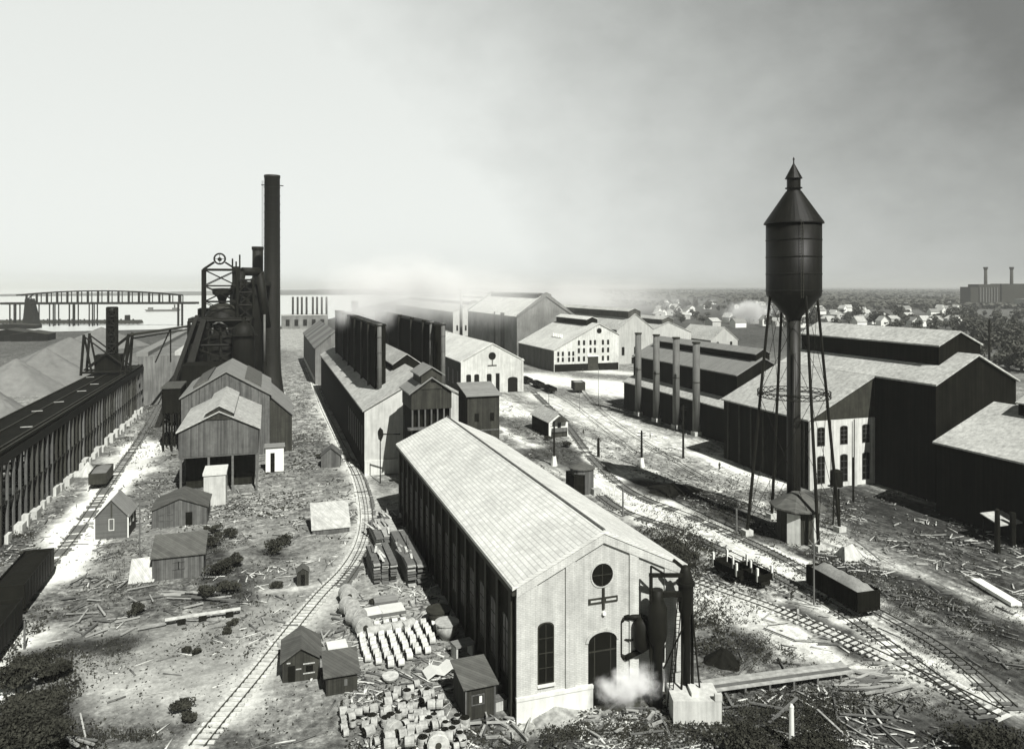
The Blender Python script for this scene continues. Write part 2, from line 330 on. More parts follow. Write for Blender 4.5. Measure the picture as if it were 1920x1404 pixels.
# tone of the earth: (pixels along a centre line, half width m, tone 0 cinders, painted shadow .. 1 white sand, feather m, fine contrast)
TONES = [
 ([(560,1010),(420,1180)], 34, .62, 14, .6), ([(330,1240),(500,1160)], 10, .62, 8, .4),
 ([(200,1270),(420,1290)], 3.2, .80, 3.5, .35), ([(300,1215),(430,1150),(540,1130)], 1.3, .75, 2, .3), ([(400,1250),(520,1180)], 2.5, .74, 3, .3),
 ([(130,1380),(330,1395)], 4.5, .42, 3, .8), ([(0,1300),(40,1400)], 4.5, .10, 4, .6), ([(20,1230),(120,1330)], 2.5, .30, 3, .8),
 ([(0,880),(40,960)], 7, .16, 4, .8), ([(0,1040),(30,1000)], 3, .22, 3, .8),
 ([(-30,1300),(60,1130),(140,1000),(215,905),(262,850),(292,790)], 5.2, 1.02, 1.6, .12), ([(292,790),(305,740),(330,690)], 5, .8, 3, .5),
 ([(215,860),(285,880)], 3.5, .95, 2.5, .3), ([(290,760),(300,820)], 5, .38, 4, 1), ([(70,960),(120,905)], 2.2, .7, 2, .6),
 ([(560,700),(600,820)], 9, .60, 6, 1.4), ([(520,830),(600,830)], 7, .33, 4, 1.0), ([(500,900),(640,930)], 6, .62, 5, .8), ([(400,960),(560,960)], 5, .55, 4, 1),
 ([(330,960),(480,940)], 4, .66, 4, 1), ([(120,1130),(300,1120)], 7, .45, 4, 1.1), ([(380,1040),(440,1110)], 4.5, .20, 3, .8), ([(510,1030),(520,1040)], 2, .15, 3, .8),
 ([(150,1210),(250,1205)], 2.0, .12, 1.3, .5), ([(60,1225),(130,1235)], 1.6, .18, 2, .7), ([(480,1110),(640,1085)], 1.0, .9, 1.2, .3),
 ([(360,1420),(470,1290),(560,1180),(640,1090),(680,1010),(690,960),(672,890),(645,840),(612,780),(585,730)], 2.3, .92, 1.6, .2),
 ([(700,1060),(740,930)], 4.5, .75, 3, .5), ([(690,1130),(830,1120)], 5, .72, 3, .6), ([(690,1220),(860,1200)], 4, .62, 3, .5), ([(560,1320),(760,1310)], 3.5, .60, 3, .7),
 ([(640,1380),(850,1370)], 3, .45, 3, .8), ([(430,1390),(640,1395)], 2, .35, 2, .9), ([(600,1330),(640,1380)], 2, .55, 2, .9),
 ([(880,1360),(960,1375)], 2.5, .25, 2, 1), ([(980,1395),(1300,1400)], 3.0, .16, 2.5, 1.0), ([(1010,1345),(1110,1320)], 2.2, .8, 1.6, .8), ([(1120,1350),(1240,1320)], 3, .55, 2, 1.2),
 ([(640,800),(740,950)], 0, .6, 1, .4),
 # right hand yard and its sandy road
 ([(1180,860),(1500,960)], 28, .78, 8, .7), ([(985,705),(1050,715),(1130,720),(1165,735)], 17, 1.0, 9, .15), ([(1000,740),(1080,770),(1160,800)], 8, .93, 7, .25),
 ([(1110,780),(1260,830)], 8, .95, 6, .4), ([(1150,900),(1260,970),(1400,1030),(1560,1130),(1720,1235),(1900,1350)], 9.0, .97, 4, .3),
 ([(1060,860),(1150,915)], 6, .97, 4, .35), ([(1120,870),(1230,935),(1330,985)], 6, 1.0, 4, .25), ([(1080,830),(1120,870),(1200,930)], 3, .95, 3, .2), ([(1200,860),(1330,900)], 5, .60, 4, .6),
 ([(945,790),(990,800)], 5, .40, 4, .8), ([(900,745),(975,775)], 9, .97, 5, .45), ([(925,797),(985,830),(1050,872)], 1.8, 1.0, 1.4, .2), ([(1010,850),(1090,870)], 7, .27, 4, .6), ([(1035,830),(1085,880)], 3, .22, 3, .5), ([(1050,800),(1075,830),(1120,880)], 1.5, .95, 1.2, .2),
 ([(1210,910),(1330,935)], 4.5, .03, 3, .3), ([(1340,945),(1430,1000)], 4.0, .06, 3, .5), ([(1300,848),(1390,883),(1490,912)], 3.2, 1.0, 2.0, .2), ([(1400,925),(1470,940)], 4, .5, 3, .8),  # first two dark spots partly paint the water tower's cast shadow
 ([(1180,800),(1300,840)], 2.5, .85, 3, .6), ([(1160,985),(1260,1050),(1400,1120)], 3.3, .25, 2.5, 1.1), ([(1300,1085),(1500,1110)], 3, .6, 2.5, 1.2),
 ([(1290,1110),(1430,1165),(1560,1225)], 6, .95, 3, .35), ([(1500,1150),(1580,1200)], 2.5, .10, 1.8, .6), ([(1330,1230),(1400,1215)], 3, .16, 2.5, .8),
 ([(1480,1260),(1600,1290),(1760,1340)], 3, .45, 2.5, 1), ([(1340,1350),(1560,1360)], 8, .30, 4, 1.3), ([(1650,1290),(1740,1330)], 4.5, .6, 3.5, 1.1), ([(1660,1350),(1760,1360)], 1.6, .66, 1.5, .8), ([(1780,1380),(1900,1400)], 6, .07, 4, .6),
 ([(1520,960),(1650,1000)], 8, .72, 5, .9), ([(1590,1015),(1680,1055),(1790,1100),(1910,1165)], 4.6, .92, 3.4, .6), ([(1580,1062),(1690,1090),(1800,1135),(1930,1200)], 3.6, .07, 1.6, .5),
 ([(1640,1095),(1760,1180),(1900,1270)], 2.6, .34, 2.5, .9), ([(1630,1130),(1760,1210),(1890,1290)], 2.2, .8, 1.6, .8), ([(1500,1030),(1570,1050)], 3, .2, 2, 1), ([(1700,1270),(1870,1330)], 3, .85, 2.5, .5), ([(1800,1220),(1930,1300)], 3, .15, 3, .6),
 ([(1640,960),(1760,1010),(1930,1080)], 13, .22, 6, .9), ([(1600,930),(1900,1010)], 9, .04, 5, .5), ([(1500,935),(1600,935)], 6, .10, 4, .8),
 ([(1360,1010),(1480,1040)], 0, .2, 1, .2),
 ([(1050,690),(1170,700)], 8, .95, 4, .2), ([(560,640),(640,700)], 14, .6, 10, 1), ([(530,600),(560,650)], 30, .72, 20, .6),
]
def lerp_grid():
    a = list(np.arange(-130, 215.1, 1.15)); b = list(np.arange(66, 330.1, 1.15))
    def ext(c, lo, hi, lim0, lim1):
        s = 1.3; x = hi
        while x < lim1: s *= 1.11; x += s; c.append(min(x, lim1))
        s = 1.3; x = lo
        while x > lim0: s *= 1.16; x -= s; c.insert(0, max(x, lim0))
    ext(a, a[0], a[-1], -26000, 30000); ext(b, b[0], b[-1], -800, 34000)
    return np.array(a), np.array(b)
def make_ground():
    xs, ys = lerp_grid(); nx, ny = len(xs), len(ys)
    X, Y = np.meshgrid(xs, ys); x = X.ravel(); y = Y.ravel()
    wx = x + (fbm(x, y, 9, 11) - .5) * 7 + (fbm(x, y, 2.5, 31, 2) - .5) * 1.6; wy = y + (fbm(x, y, 9, 21) - .5) * 7 + (fbm(x, y, 2.5, 41, 2) - .5) * 1.6
    dist = np.sqrt(x * x + y * y)
    tone = .54 + (fbm(x, y, 30, 3) - .5) * .3; con = np.full_like(x, .8)
    far = np.clip((dist - 420) / 250, 0, 1)
    tone = tone * (1 - far) + far * (.28 + (fbm(x, y, 260, 5) - .5) * .55); con = con * (1 - far) + far * .9
    for pts, hw, tv, fe, cc in TONES:
        if hw <= 0: continue
        P = [G(*p) for p in pts]; d = np.full_like(x, 1e9)
        for (ax, ay), (bx, by) in zip(P[:-1], P[1:]):
            ex, ey = bx - ax, by - ay; L = ex * ex + ey * ey
            t = np.clip(((wx - ax) * ex + (wy - ay) * ey) / L, 0, 1)
            d = np.minimum(d, np.hypot(wx - ax - t * ex, wy - ay - t * ey))
        k = np.clip((hw + fe - d) / (2 * fe) , 0, 1); k = k * k * (3 - 2 * k)
        tone = tone * (1 - k) + tv * k; con = con * (1 - k) + cc * k
    near = np.clip((340 - dist) / 150, 0, 1)
    z = ((fbm(x, y, 5, 51) - .5) * .5 + (fbm(x, y, 1.8, 61, 2) - .5) * .14 - .12) * near * np.clip(con * 1.3, .2, 1)
    z -= np.clip(.25 - tone, 0, .25) * .6 * near
    z += np.clip((dist - 4000) / 20000, 0, 1) * (fbm(x, y, 3000, 71, 3)) * 60 * (x * CT - y * ST > -3000)
    vs = np.stack([x, y, z], 1)
    idx = np.arange(nx * ny).reshape(ny, nx); q = np.stack([idx[:-1, :-1], idx[:-1, 1:], idx[1:, 1:], idx[1:, :-1]], -1).reshape(-1, 4)
    me = bpy.data.meshes.new('ground'); me.vertices.add(len(vs)); me.vertices.foreach_set('co', vs.astype('f').ravel())
    me.loops.add(q.size); me.loops.foreach_set('vertex_index', q.astype('i').ravel()); me.polygons.add(len(q))
    me.polygons.foreach_set('loop_start', np.arange(0, q.size, 4, dtype='i')); me.polygons.foreach_set('loop_total', np.full(len(q), 4, 'i'))
    me.polygons.foreach_set('use_smooth', np.ones(len(q), bool)); me.update(calc_edges=True)
    ca = me.color_attributes.new('earth', 'FLOAT_COLOR', 'POINT')
    ca.data.foreach_set('color', np.stack([np.clip(tone, -.1, 1.1), con, np.clip((x - 55) / 20, 0, 1) * np.clip((420 - dist) / 100, 0, 1), tone * 0 + 1], 1).astype('f').ravel())
    m = bpy.data.materials.new('earth'); m.use_nodes = True; t = m.node_tree; b = t.nodes['Principled BSDF']
    b.inputs['Roughness'].default_value = 1; b.inputs['Specular IOR Level'].default_value = .03
    at = N(t, 'ShaderNodeAttribute', attribute_name='earth'); sp = N(t, 'ShaderNodeSeparateColor'); t.links.new(at.outputs['Color'], sp.inputs[0])
    geo = N(t, 'ShaderNodeNewGeometry')
    def nz(s, d, off=0.):
        n = N(t, 'ShaderNodeTexNoise', i_Scale=s, i_Detail=d, i_Roughness=.7); t.links.new(geo.outputs['Position'], n.inputs[0]); return math_(t, 'SUBTRACT', n.outputs[0], .5)
    n1 = nz(.22, 8); n2 = nz(1.5, 6); n3 = nz(.03, 6)
    n4 = N(t, 'ShaderNodeTexVoronoi', i_Scale=1.1); t.links.new(geo.outputs['Position'], n4.inputs[0])
    n5 = nz(.62, 8); sm = math_(t, 'ADD', math_(t, 'MULTIPLY', n1, 1.3), math_(t, 'MULTIPLY', n2, 1.25)); sm = math_(t, 'ADD', sm, math_(t, 'ADD', math_(t, 'MULTIPLY', n3, .3), math_(t, 'MULTIPLY', n5, 1.3)))
    mpr = N(t, 'ShaderNodeMapping'); mpr.inputs['Scale'].default_value = (1.1, .1, 1); mpr.inputs['Rotation'].default_value = (0, 0, R(-4)); t.links.new(geo.outputs['Position'], mpr.inputs[0])
    nr1 = N(t, 'ShaderNodeTexNoise', i_Scale=.8, i_Detail=7.0, i_Roughness=.7); t.links.new(mpr.outputs[0], nr1.inputs[0])
    rut = math_(t, 'MULTIPLY', math_(t, 'MULTIPLY', math_(t, 'SUBTRACT', nr1.outputs[0], .5), 1.5), sp.outputs[2])
    sm = math_(t, 'ADD', math_(t, 'MULTIPLY', sm, sp.outputs[1]), math_(t, 'MULTIPLY', rut, math_(t, 'ADD', math_(t, 'MULTIPLY', sp.outputs[1], .6), .4)))
    tt = math_(t, 'ADD', sp.outputs[0], sm); tt = math_(t, 'MINIMUM', math_(t, 'MAXIMUM', tt, -.1), 1.05)
    v = math_(t, 'MULTIPLY', math_(t, 'POWER', 22.0, tt), .032)
    vs_ = N(t, 'ShaderNodeVectorMath', operation='SCALE'); vs_.inputs[0].default_value = (1, 1.02, .95); t.links.new(v, vs_.inputs[3]); t.links.new(vs_.outputs[0], b.inputs['Base Color'])
    bp = N(t, 'ShaderNodeBump', i_Strength=.5, i_Distance=.35); t.links.new(math_(t, 'ADD', n2, math_(t, 'MULTIPLY', n1, .6)), bp.inputs['Height']); t.links.new(bp.outputs[0], b.inputs['Normal'])
    me.materials.append(m)
    o = bpy.data.objects.new('ground', me); COL.objects.link(o); tag(o, kind='structure', label='dusty cinder and sand ground of the works yard')
    return o
make_ground()
def cam2w(lat, Z): return (lat * CT + Z * ST, Z * CT - lat * ST)
def make_water():
    pts = [(-420, 760), (-330, 800), (-262, 850), (-255, 1050), (-330, 1600), (-500, 4200), (-300, 14000), (-12000, 22000), (-16000, 6000), (-1600, 700), (-560, 690)]
    b = MB(); vs = [cam2w(a, c) + (.35,) for a, c in pts]; b.add(vs, [tuple(range(len(vs)))])
    m = bpy.data.materials.new('lake_water'); m.use_nodes = True; t = m.node_tree; p = t.nodes['Principled BSDF']
    p.inputs['Base Color'].default_value = (.55, .57, .54, 1); p.inputs['Roughness'].default_value = .35; p.inputs['Specular IOR Level'].default_value = .6
    n = N(t, 'ShaderNodeTexNoise', i_Scale=.04, i_Detail=6.0); tc = N(t, 'ShaderNodeTexCoord'); t.links.new(tc.outputs['Object'], n.inputs[0])
    bp = N(t, 'ShaderNodeBump', i_Strength=.15, i_Distance=1.0); t.links.new(n.outputs[0], bp.inputs['Height']); t.links.new(bp.outputs[0], p.inputs['Normal'])
    o = b.build('water', m); tag(o, kind='structure', label='pale flat water of the lake')
make_water()
# ------------------------------------------------------------------ main brick building
def main_building():
    u0, u1, v0, v1, e, rz = 24.4, 44.0, 73.0, 146.0, 13.9, 18.5; ur = 34.3
    r = thing('brick_building', 'long brick building with huge pale slate roof and round window in its near gable', 'building', (ur, v0, 0))
    MB().prism([(u0, 0), (u1, 0), (u1, e), (ur, rz), (u0, e)], v0, v1, 0, 1).build('wall', [M['brick'], M['shadebrick']], r)  # side slot: same brick painted dark for its shade
    gable_roof(r, u0, u1, v0, v1, e, rz, None, ur, .5, .4, 'slate', ovh=.35)
    MB().cyl((ur, v0 - .3, rz + .42), (ur, v1 + .3, rz + .42), .16, n=8).build('ridge_cap', M['stackg'], r)
    # gable trim: corbelled cornice, pilasters, plinth
    s = (rz - e) / (ur - u0)
    mb = MB()
    for sg, ua, ub in ((1, u0, ur), (-1, ur, u1)):
        za = e if sg == 1 else rz; zb = rz if sg == 1 else e
        mb.ext('f', v0, [(ua, za - 1.0), (ub, zb - 1.0), (ub, zb - .02), (ua, za - .02)], .0, .26)
    mb.build('gable_cornice', M['brick'], r)
    for a0, a1 in ((u0, u0 + 2.3), (29.9, 31.0), (37.4, 38.5), (u1 - 2.3, u1)):
        zt = lambda a: e + s * (a - u0) if a < ur else e + s * (u1 - a) * (ur - u0) / (u1 - ur)
        MB().ext('f', v0, [(a0, 2.2), (a1, 2.2), (a1, zt(a1) - 1.02), (a0, zt(a0) - 1.02)], 0, .2).build('pilaster', M['brick'], r)
    mb = MB(); mb.ext('f', v0, rect(u0 - .02, 33.0, -.5, 2.15), 0, .3); mb.ext('f', v0, rect(u0 - .05, 33.02, 2.15, 2.5), 0, .38); mb.build('plinth', M['plinth'], r)
    for a in (u0 + 2.2, 41.0):
        window(r, 'f', v0, arch(a + .3, a + 1.9, 3.5, 9.7, .55), frame='irong')
    # round window, cross shaped sign, door
    wn = window(r, 'f', v0, disc(ur - .1, 14.0, 1.25, 24), frame='brick', bars=False, name='round_window')
    MB().ext('f', v0, rect(ur - .14, ur - .06, 12.8, 15.2), .03, .06).ext('f', v0, rect(ur - 1.3, ur + 1.1, 13.96, 14.04), .03, .065).build('glazing_bar', M['irong'], wn)
    for a in (u0 + 2.5, 41.3): MB().ext('f', v0, rect(a - .2, a + 1.8, 3.15, 3.4), .0, .3).build('sill', M['plinth'], r)
    sg = MB().ext('f', v0, rect(ur - 1.75, ur + 1.7, 11.0, 11.6), .02, .12).ext('f', v0, rect(ur - .14, ur + .14, 10.3, 12.6), .02, .16).build('wall_tie_plate', M['irong'], r)
    MB().ext('f', v0, rect(ur - 1.5, ur - .3, 11.2, 11.4), .12, .15).ext('f', v0, rect(ur + .3, ur + 1.5, 11.2, 11.4), .12, .15).build('letter_strip', M['whitebrick'], sg)
    MB().ext('f', v0, disc(ur + .05, 9.9, .22, 10), .02, .3).build('lamp', M['white'], r)
    d = MB().ext('f', v0, arch(ur - 1.75, ur + 1.6, -.2, 7.9, 1.0), -.02, .03).build('doorway', M['glass'], r)
    mb = MB(); c_ = ur - .075
    for i in range(14):
        t0, t1 = math.pi * i / 14, math.pi * (i + 1) / 14; q = lambda t, e_: (c_ + (1.675 + e_) * math.cos(t), 6.9 + (1.0 + e_) * math.sin(t))
        mb.ext('f', v0, [q(t0, 0), q(t0, .32), q(t1, .32), q(t1, 0)], .03, .14)
    mb.build('door_arch', M['brick'], d)
    MB().ext('f', v0, rect(c_ - 1.0, c_ - .9, 3, 7.4), .03, .06).ext('f', v0, rect(c_ + .9, c_ + 1.0, 3, 7.4), .03, .06).ext('f', v0, rect(c_ - 1.6, c_ + 1.6, 5.8, 5.95), .03, .07).build('door_leaf_rail', M['irong'], d)
    # long side: pilasters and tall windows
    mb = MB(); k = 0; y = v0 + 1.2
    ps = []
    while y < v1 - .5: ps.append(y); y += 4.62
    for y in ps: MB().ext('l', u0, rect(y - .42, y + .42, 0, e - .9), 0, .32).build('pilaster', M['irong'], r)  # side pilasters and cornice in dark irong, shade put into colour
    MB().ext('l', u0, rect(v0, v1, e - .9, e - .15), 0, .4).build('eaves_cornice', M['irong'], r)
    for a, b in zip(ps[:-1], ps[1:]):
        c = (a + b) / 2; window(r, 'l', u0, arch(c - .95, c + .95, 3.2, 9.6, .5), frame='irong')
main_building()
# ------------------------------------------------------------------ boiler house with two stack rows
def boiler_house():
    u0, u1, v0, v1 = 21.9, 50.5, 180.0, 334.0
    r = thing('boiler_house', 'long dark shed with white end wall carrying two rows of stacks', 'building', (36, v0, 0))
    MB().prism([(u0, 0), (u1, 0), (u1, 15.4), (36.2, 23.2), (u0, 15.4)], v0, v1, 0, 1).build('wall', [M['whitebrick'], M['darkclad']], r)  # dark side slot paints the shade of the long walls
    gable_roof(r, u0, u1, v0, v1, 15.4, 23.2, None, 36.2, .5, .4, 'roof', ovh=.4)
    MB().ext('f', v0, rect(u0, 33, -.3, 3.4), 0, .35).build('plinth', M['plinth'], r)
    MB().ext('f', v0, [(25.3, 9.0), (26.0, 8.4), (26.4, 9.5), (26.2, 10.6), (25.6, 11.2), (25.1, 10.4)], .02, .6).build('wall_bracket', M['iron'], r)
    mo = monitor(r, 33.0, 40.5, 206, v1 - 4, 20.5, 23.6, 26.2, 'roof', 'darkclad')
    for a in range(8):
        y = v0 + 4 + a * 4.5; window(r, 'l', u0, rect(y, y + 1.6, 4, 11), frame='irong', bars=False)
    # stack screens: tall plate housings with flues proud of them
    for nm, uu, va, vb, zb, zt in (('a', 28.4, 195.5, 318, 18.0, 35.2), ('b', 45.0, 198, 318, 17.5, 34.9)):
        h = MB().box(uu - 1.9, uu + .9, va, vb, zb - 1.5, zt); h.build('flue_screen', M['darkclad'], r)
        mb = MB(); y = va + 1.5
        mb.box(uu - 2.02, uu + 1.02, va - .12, vb + .12, zt - .5, zt + .05); mb.build('screen_capping', M['iron'], r)
    for uu, vv in ((27.3, 193), (26.4, 206), (26.4, 222), (26.4, 240), (26.4, 260), (26.4, 278), (26.4, 308), (44.0, 192.5), (42.9, 202), (43.0, 213), (43, 232), (43, 255), (43, 280)):
        st = MB().cyl((uu, vv, 15.5), (uu, vv, 35.2), .62, .55, 14); 
        st.cyl((uu, vv, 35.0), (uu, vv, 35.5), .75, .75, 14)
        for z in (20, 24, 28, 32): st.cyl((uu, vv, z), (uu, vv, z + .12), .68, .68, 14)
        o = st.build('smoke_stack', M['stackg' if vv in (193, 192.5, 202) else 'stackm'], r, True)  # lit tone on the nearest stacks, shaded copy on the rest
        b_ = MB().cyl((uu, vv, 17.2), (uu, vv, 17.7), 1.5, 1.5, 14)
        if vv in (193, 192.5): b_.build('stack_collar', M['whitebrick'], o)
boiler_house()
def headhouse():
    u0, u1, v0, v1 = 29.6, 38.6, 160.5, 172.0
    r = thing('hoist_house', 'dark clad hoist house on tall posts behind the ridge of the slate roof', 'building', ((u0 + u1) / 2, v0, 0))
    um = (u0 + u1) / 2
    MB().prism([(u0, 18.2), (u1, 18.2), (u1, 21.9), (um, 25.0), (u0, 21.9)], v0, v1).build('wall', M['woodd'], r)
    s = (25 - 21.9) / (um - u0)
    gable_roof(r, u0, u1, v0, v1, 21.9, 25.0, None, um, .6, .3, 'roofg')
    mo = MB().prism([(um - 2.3, 22.6), (um + 2.3, 22.6), (um + 2.3, 25.8), (um, 27.3), (um - 2.3, 25.8)], v0 - .15, v1 - 2).build('roof_monitor', M['woodd'], r)
    MB().prism([(um - 2.9, 25.45), (um, 27.32), (um + 2.9, 25.45), (um + 2.9, 25.7), (um, 27.6), (um - 2.9, 25.7)], v0 - .6, v1 - 1.6).build('monitor_roof', M['roofg'], mo)
    MB().ext('f', v0 - .15, rect(um - .2, um + .9, 24.0, 25.2), .0, .04).build('window', M['glass'], r)
    for i in range(7):
        a = u0 + .3 + i * (u1 - u0 - .6) / 6
        MB().box(a - .17, a + .17, v0 + .1, v0 + .5, 0, 18.2).build('post', M['wood'], r)
        MB().box(a - .17, a + .17, v1 - .5, v1 - .1, 0, 18.2).build('post', M['wood'], r)
    MB().box(u0 + .3, u1 - .3, v0 + 1.2, v1 - 1.2, 0, 18.2).build('inner_bin', M['darkclad'], r)
    MB().box(u0 - .8, u1 + .6, v0 - .9, v0 + .6, 13.9, 14.3).build('platform', M['wood'], r)
headhouse()
def brick_tower():
    u0, u1, v0, v1 = 41.3, 48.6, 157.0, 165.0
    r = thing('square_tower_shed', 'square dark tower shed with a light lean to roof beside the hoist house', 'building', (45, v0, 0))
    MB().prismx([(v0, 0), (v1, 0), (v1, 22.8), (v0, 21.1)], u0, u1).build('wall', M['woodd'], r)
    MB().prismx([(v0 - .5, 21.05), (v1 + .3, 22.9), (v1 + .3, 23.15), (v0 - .5, 21.3)], u0 - .4, u1 + .4).build('roof', M['roofg'], r)
    for a in (42.9, 46.4): MB().ext('f', v0, rect(a, a + 1.0, 15.5, 17.3), -.02, .03).build('window', M['glass'], r)
    MB().ext('f', v0, rect(u0, u1, 13.4, 13.7), -.02, .1).build('band', M['wood'], r)
brick_tower()
# ------------------------------------------------------------------ white gabled shop
def white_shop():
    u0, u1, v0, v1, e, rz = 76.8, 104.6, 303.0, 430.0, 13.4, 20.8
    r = gabled('white_shop', 'low white gabled shop with a round gable window and arched doorway, light roof', 'building', u0, u1, v0, v1, e, rz, front='whitebrick', sidem='woodd', roof='slate', oh=.4)
    window(r, 'f', v0, disc(90.6, 15.6, 1.5), frame='irong', bars=False, name='round_window')
    MB().ext('f', v0, rect(90.4, 90.8, 11.6, 13.9), 0, .1).ext('f', v0, rect(88.6, 92.6, 11.3, 11.8), 0, .1).build('wall_tie_plate', M['irong'], r)
    for a in (79.3, 82.8, 88.3): window(r, 'f', v0, arch(a, a + 1.9, 2.6, 8.0, .5), frame='irong', bars=False)
    MB().ext('f', v0, rect(92.2, 93.9, -.2, 8.2), -.02, .04).build('door', M['glass'], r)
    MB().ext('f', v0, arch(97.6, 102.0, -.2, 6.4, .9), -.02, .04).build('doorway', M['glass'], r)
    mb = MB()
    for a0, a1 in ((u0, u0 + 1), (u1 - 1, u1)): mb.ext('f', v0, rect(a0, a1, 0, e + .8), 0, .3)
    mb.build('pilaster', M['whitebrick'], r)
    for i in range(14):
        y = v0 + 4 + i * 8.6; window(r, 'l', u0, rect(y, y + 2.2, 3, 9), frame='wood', bars=False)
white_shop()
def grey_hall():
    u0, u1, v0, v1, e, rz = 147.7, 186.5, 440.0, 560.0, 26.3, 39.3
    r = gabled('tall_grey_hall', 'tall hazy grey hall with a light roof and stained blank walls, stepped parapet gable', 'building', u0, u1, v0, v1, e, rz, front='fargrey', sidem='fargrey', roof='slate', oh=.3)
    um = 167.1; s = (rz - e) / (um - u0)
    for vv in (v0 - .6, v1):
        MB().prism([(u0 - .2, e - .5), (um, rz - .4), (u1 + .2, e - .5), (u1 + .2, e + 1.0), (um + 3.4, rz - .2), (um + 3.4, rz + .9), (um, rz + 2.4), (um - 3.4, rz + .9), (um - 3.4, rz - .2), (u0 - .2, e + 1.0)], vv, vv + .6).build('parapet', M['fargrey'], r)
    monitor(r, um - 2.4, um + 2.4, v0 + 8, v1 - 6, rz - 1.8, rz + 1.0, rz + 1.6, 'stackg', 'darkclad')
    MB().ext('l', u0, rect(v0 + 26, v0 + 33, 4, 28), -.02, .5).build('dark_bay', M['greyclad'], r)
    MB().ext('l', u0, rect(v0 + 47, v0 + 49, 2, 28), -.02, .3).build('dark_bay', M['greyclad'], r)
    c = thing('thin_chimney', 'thin pale chimney standing past the left corner of the tall grey hall', 'chimney', (146, 575, 0))
    MB().cyl((146, 575, 0), (146, 575, 43), 1.3, 1.0, 12).build('shaft', M['stackg'], c, True); MB().cyl((146, 575, 42.6), (146, 575, 43.4), 1.3, 1.3, 12).build('rim', M['stackg'], c)
grey_hall()
def office():
    u0, u1, v0, v1, ur = 143.7, 181.7, 366.5, 425.0, 169.8
    r = gabled('white_office_block', 'white asymmetrical office block with rows of small windows over a dark ground floor', 'building', u0, u1, v0, v1, 11.4, 25.0, 19.0, ur, front='whitebrick', sidem='greyclad', roof='slate', oh=.5)
    monitor(r, ur - 3.2, ur + 3.2, v0 + 9, v1 - 4, 23.2, 27.0, 28.4, 'slate', 'darkclad')
    MB().ext('f', v0, rect(u0 + .3, u1 - .3, -.2, 3.9), -.02, .05).build('ground_floor', M['darkclad'], r)
    window(r, 'f', v0, disc(ur + .1, 21.3, 1.3), frame='irong', bars=False, name='round_window')
    for z in (5.2, 8.3):
        for a in (145.6, 148.2, 151.8, 154.2): window(r, 'f', v0, arch(a, a + 1.1, z, z + 2.3, .3), frame='wood', bars=False, fr=.05)
    for z in (5.2, 9.6, 13.8):
        for a in (157.4, 160.4, 164.2, 166.8, 171.5, 174.6):
            if z < 9 and a in (164.2, 166.8): continue
            window(r, 'f', v0, arch(a, a + 1.2, z, z + 2.6, .35), frame='wood', bars=False, fr=.05)
    MB().ext('f', v0, rect(163.2, 169.2, 0, 7.6), .05, .3).build('entrance_bay', M['irong'], r)
    MB().ext('f', v0, rect(163.0, 169.4, 7.6, 8.1), .05, .8).build('canopy', M['white'], r)
    for a in (156.2, 162.3, 169.9, 176.8): MB().ext('f', v0, rect(a, a + .5, 3.9, 17.5), 0, .12).build('pilaster', M['whitebrick'], r)
    mb = MB()
    for i in range(6): mb.box(153.2 + i * 0, 153.9, v0 + 13 + i * 2.6, v0 + 13.8 + i * 2.6, 15.2, 18.9)
    mb.build('roof_vents', M['white'], r)
    for i in range(6): 
        y = v0 + 5 + i * 9; MB().ext('l', u0, rect(y, y + 1.6, 1, 4.6), -.02, .05).build('door', M['glass'], r)
office()
def row_sheds():
    # pale sheds beyond the office
    for i, (nm, lb, u0, u1, v0, v1, e, rz, mz) in enumerate((
        ('machine_shop', 'hazy grey shop with raised roof right behind the white office block', 193, 217, 392, 640, 20, 29, 1),
        ('machine_shop', 'hazy pale shop two rows behind the four grey stacks, with white ribbed end wall', 232, 266, 430, 760, 15, 22, 1),
        ('machine_shop', 'small pale gabled shop with one dark window beyond the four grey stacks', 268, 288, 410, 450, 11, 19, 0),
        ('machine_shop', 'faint long low shed in the smoke behind the tall grey hall', 160, 200, 660, 980, 22, 30, 1),
        ('machine_shop', 'faint wide shed in the haze beyond the ribbed pale shop', 262, 320, 800, 1150, 18, 30, 1),
        ('machine_shop', 'faint low shed left of the tall grey hall behind the white shop', 92, 116, 445, 560, 13, 18, 0))):
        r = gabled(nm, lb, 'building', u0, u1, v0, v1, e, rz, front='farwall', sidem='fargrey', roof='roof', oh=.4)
        um = (u0 + u1) / 2
        if mz: monitor(r, um - 4, um + 4, v0 + 1, v1 - 6, rz - 2.2, rz + 1.6, rz + 3.2, 'roof', 'greyclad')
        nW = max(2, int((u1 - u0) / 7))
        for k in range(nW):
            a = u0 + (k + .5) * (u1 - u0) / nW; window(r, 'f', v0, arch(a - .9, a + .9, 5, 10, .4), frame='farwall', bars=False)
        MB().ext('f', v0, rect(um - 2.5, um + 2.5, 0, 3.8), -.02, .1).build('doorway', M['glass'], r)
row_sheds()
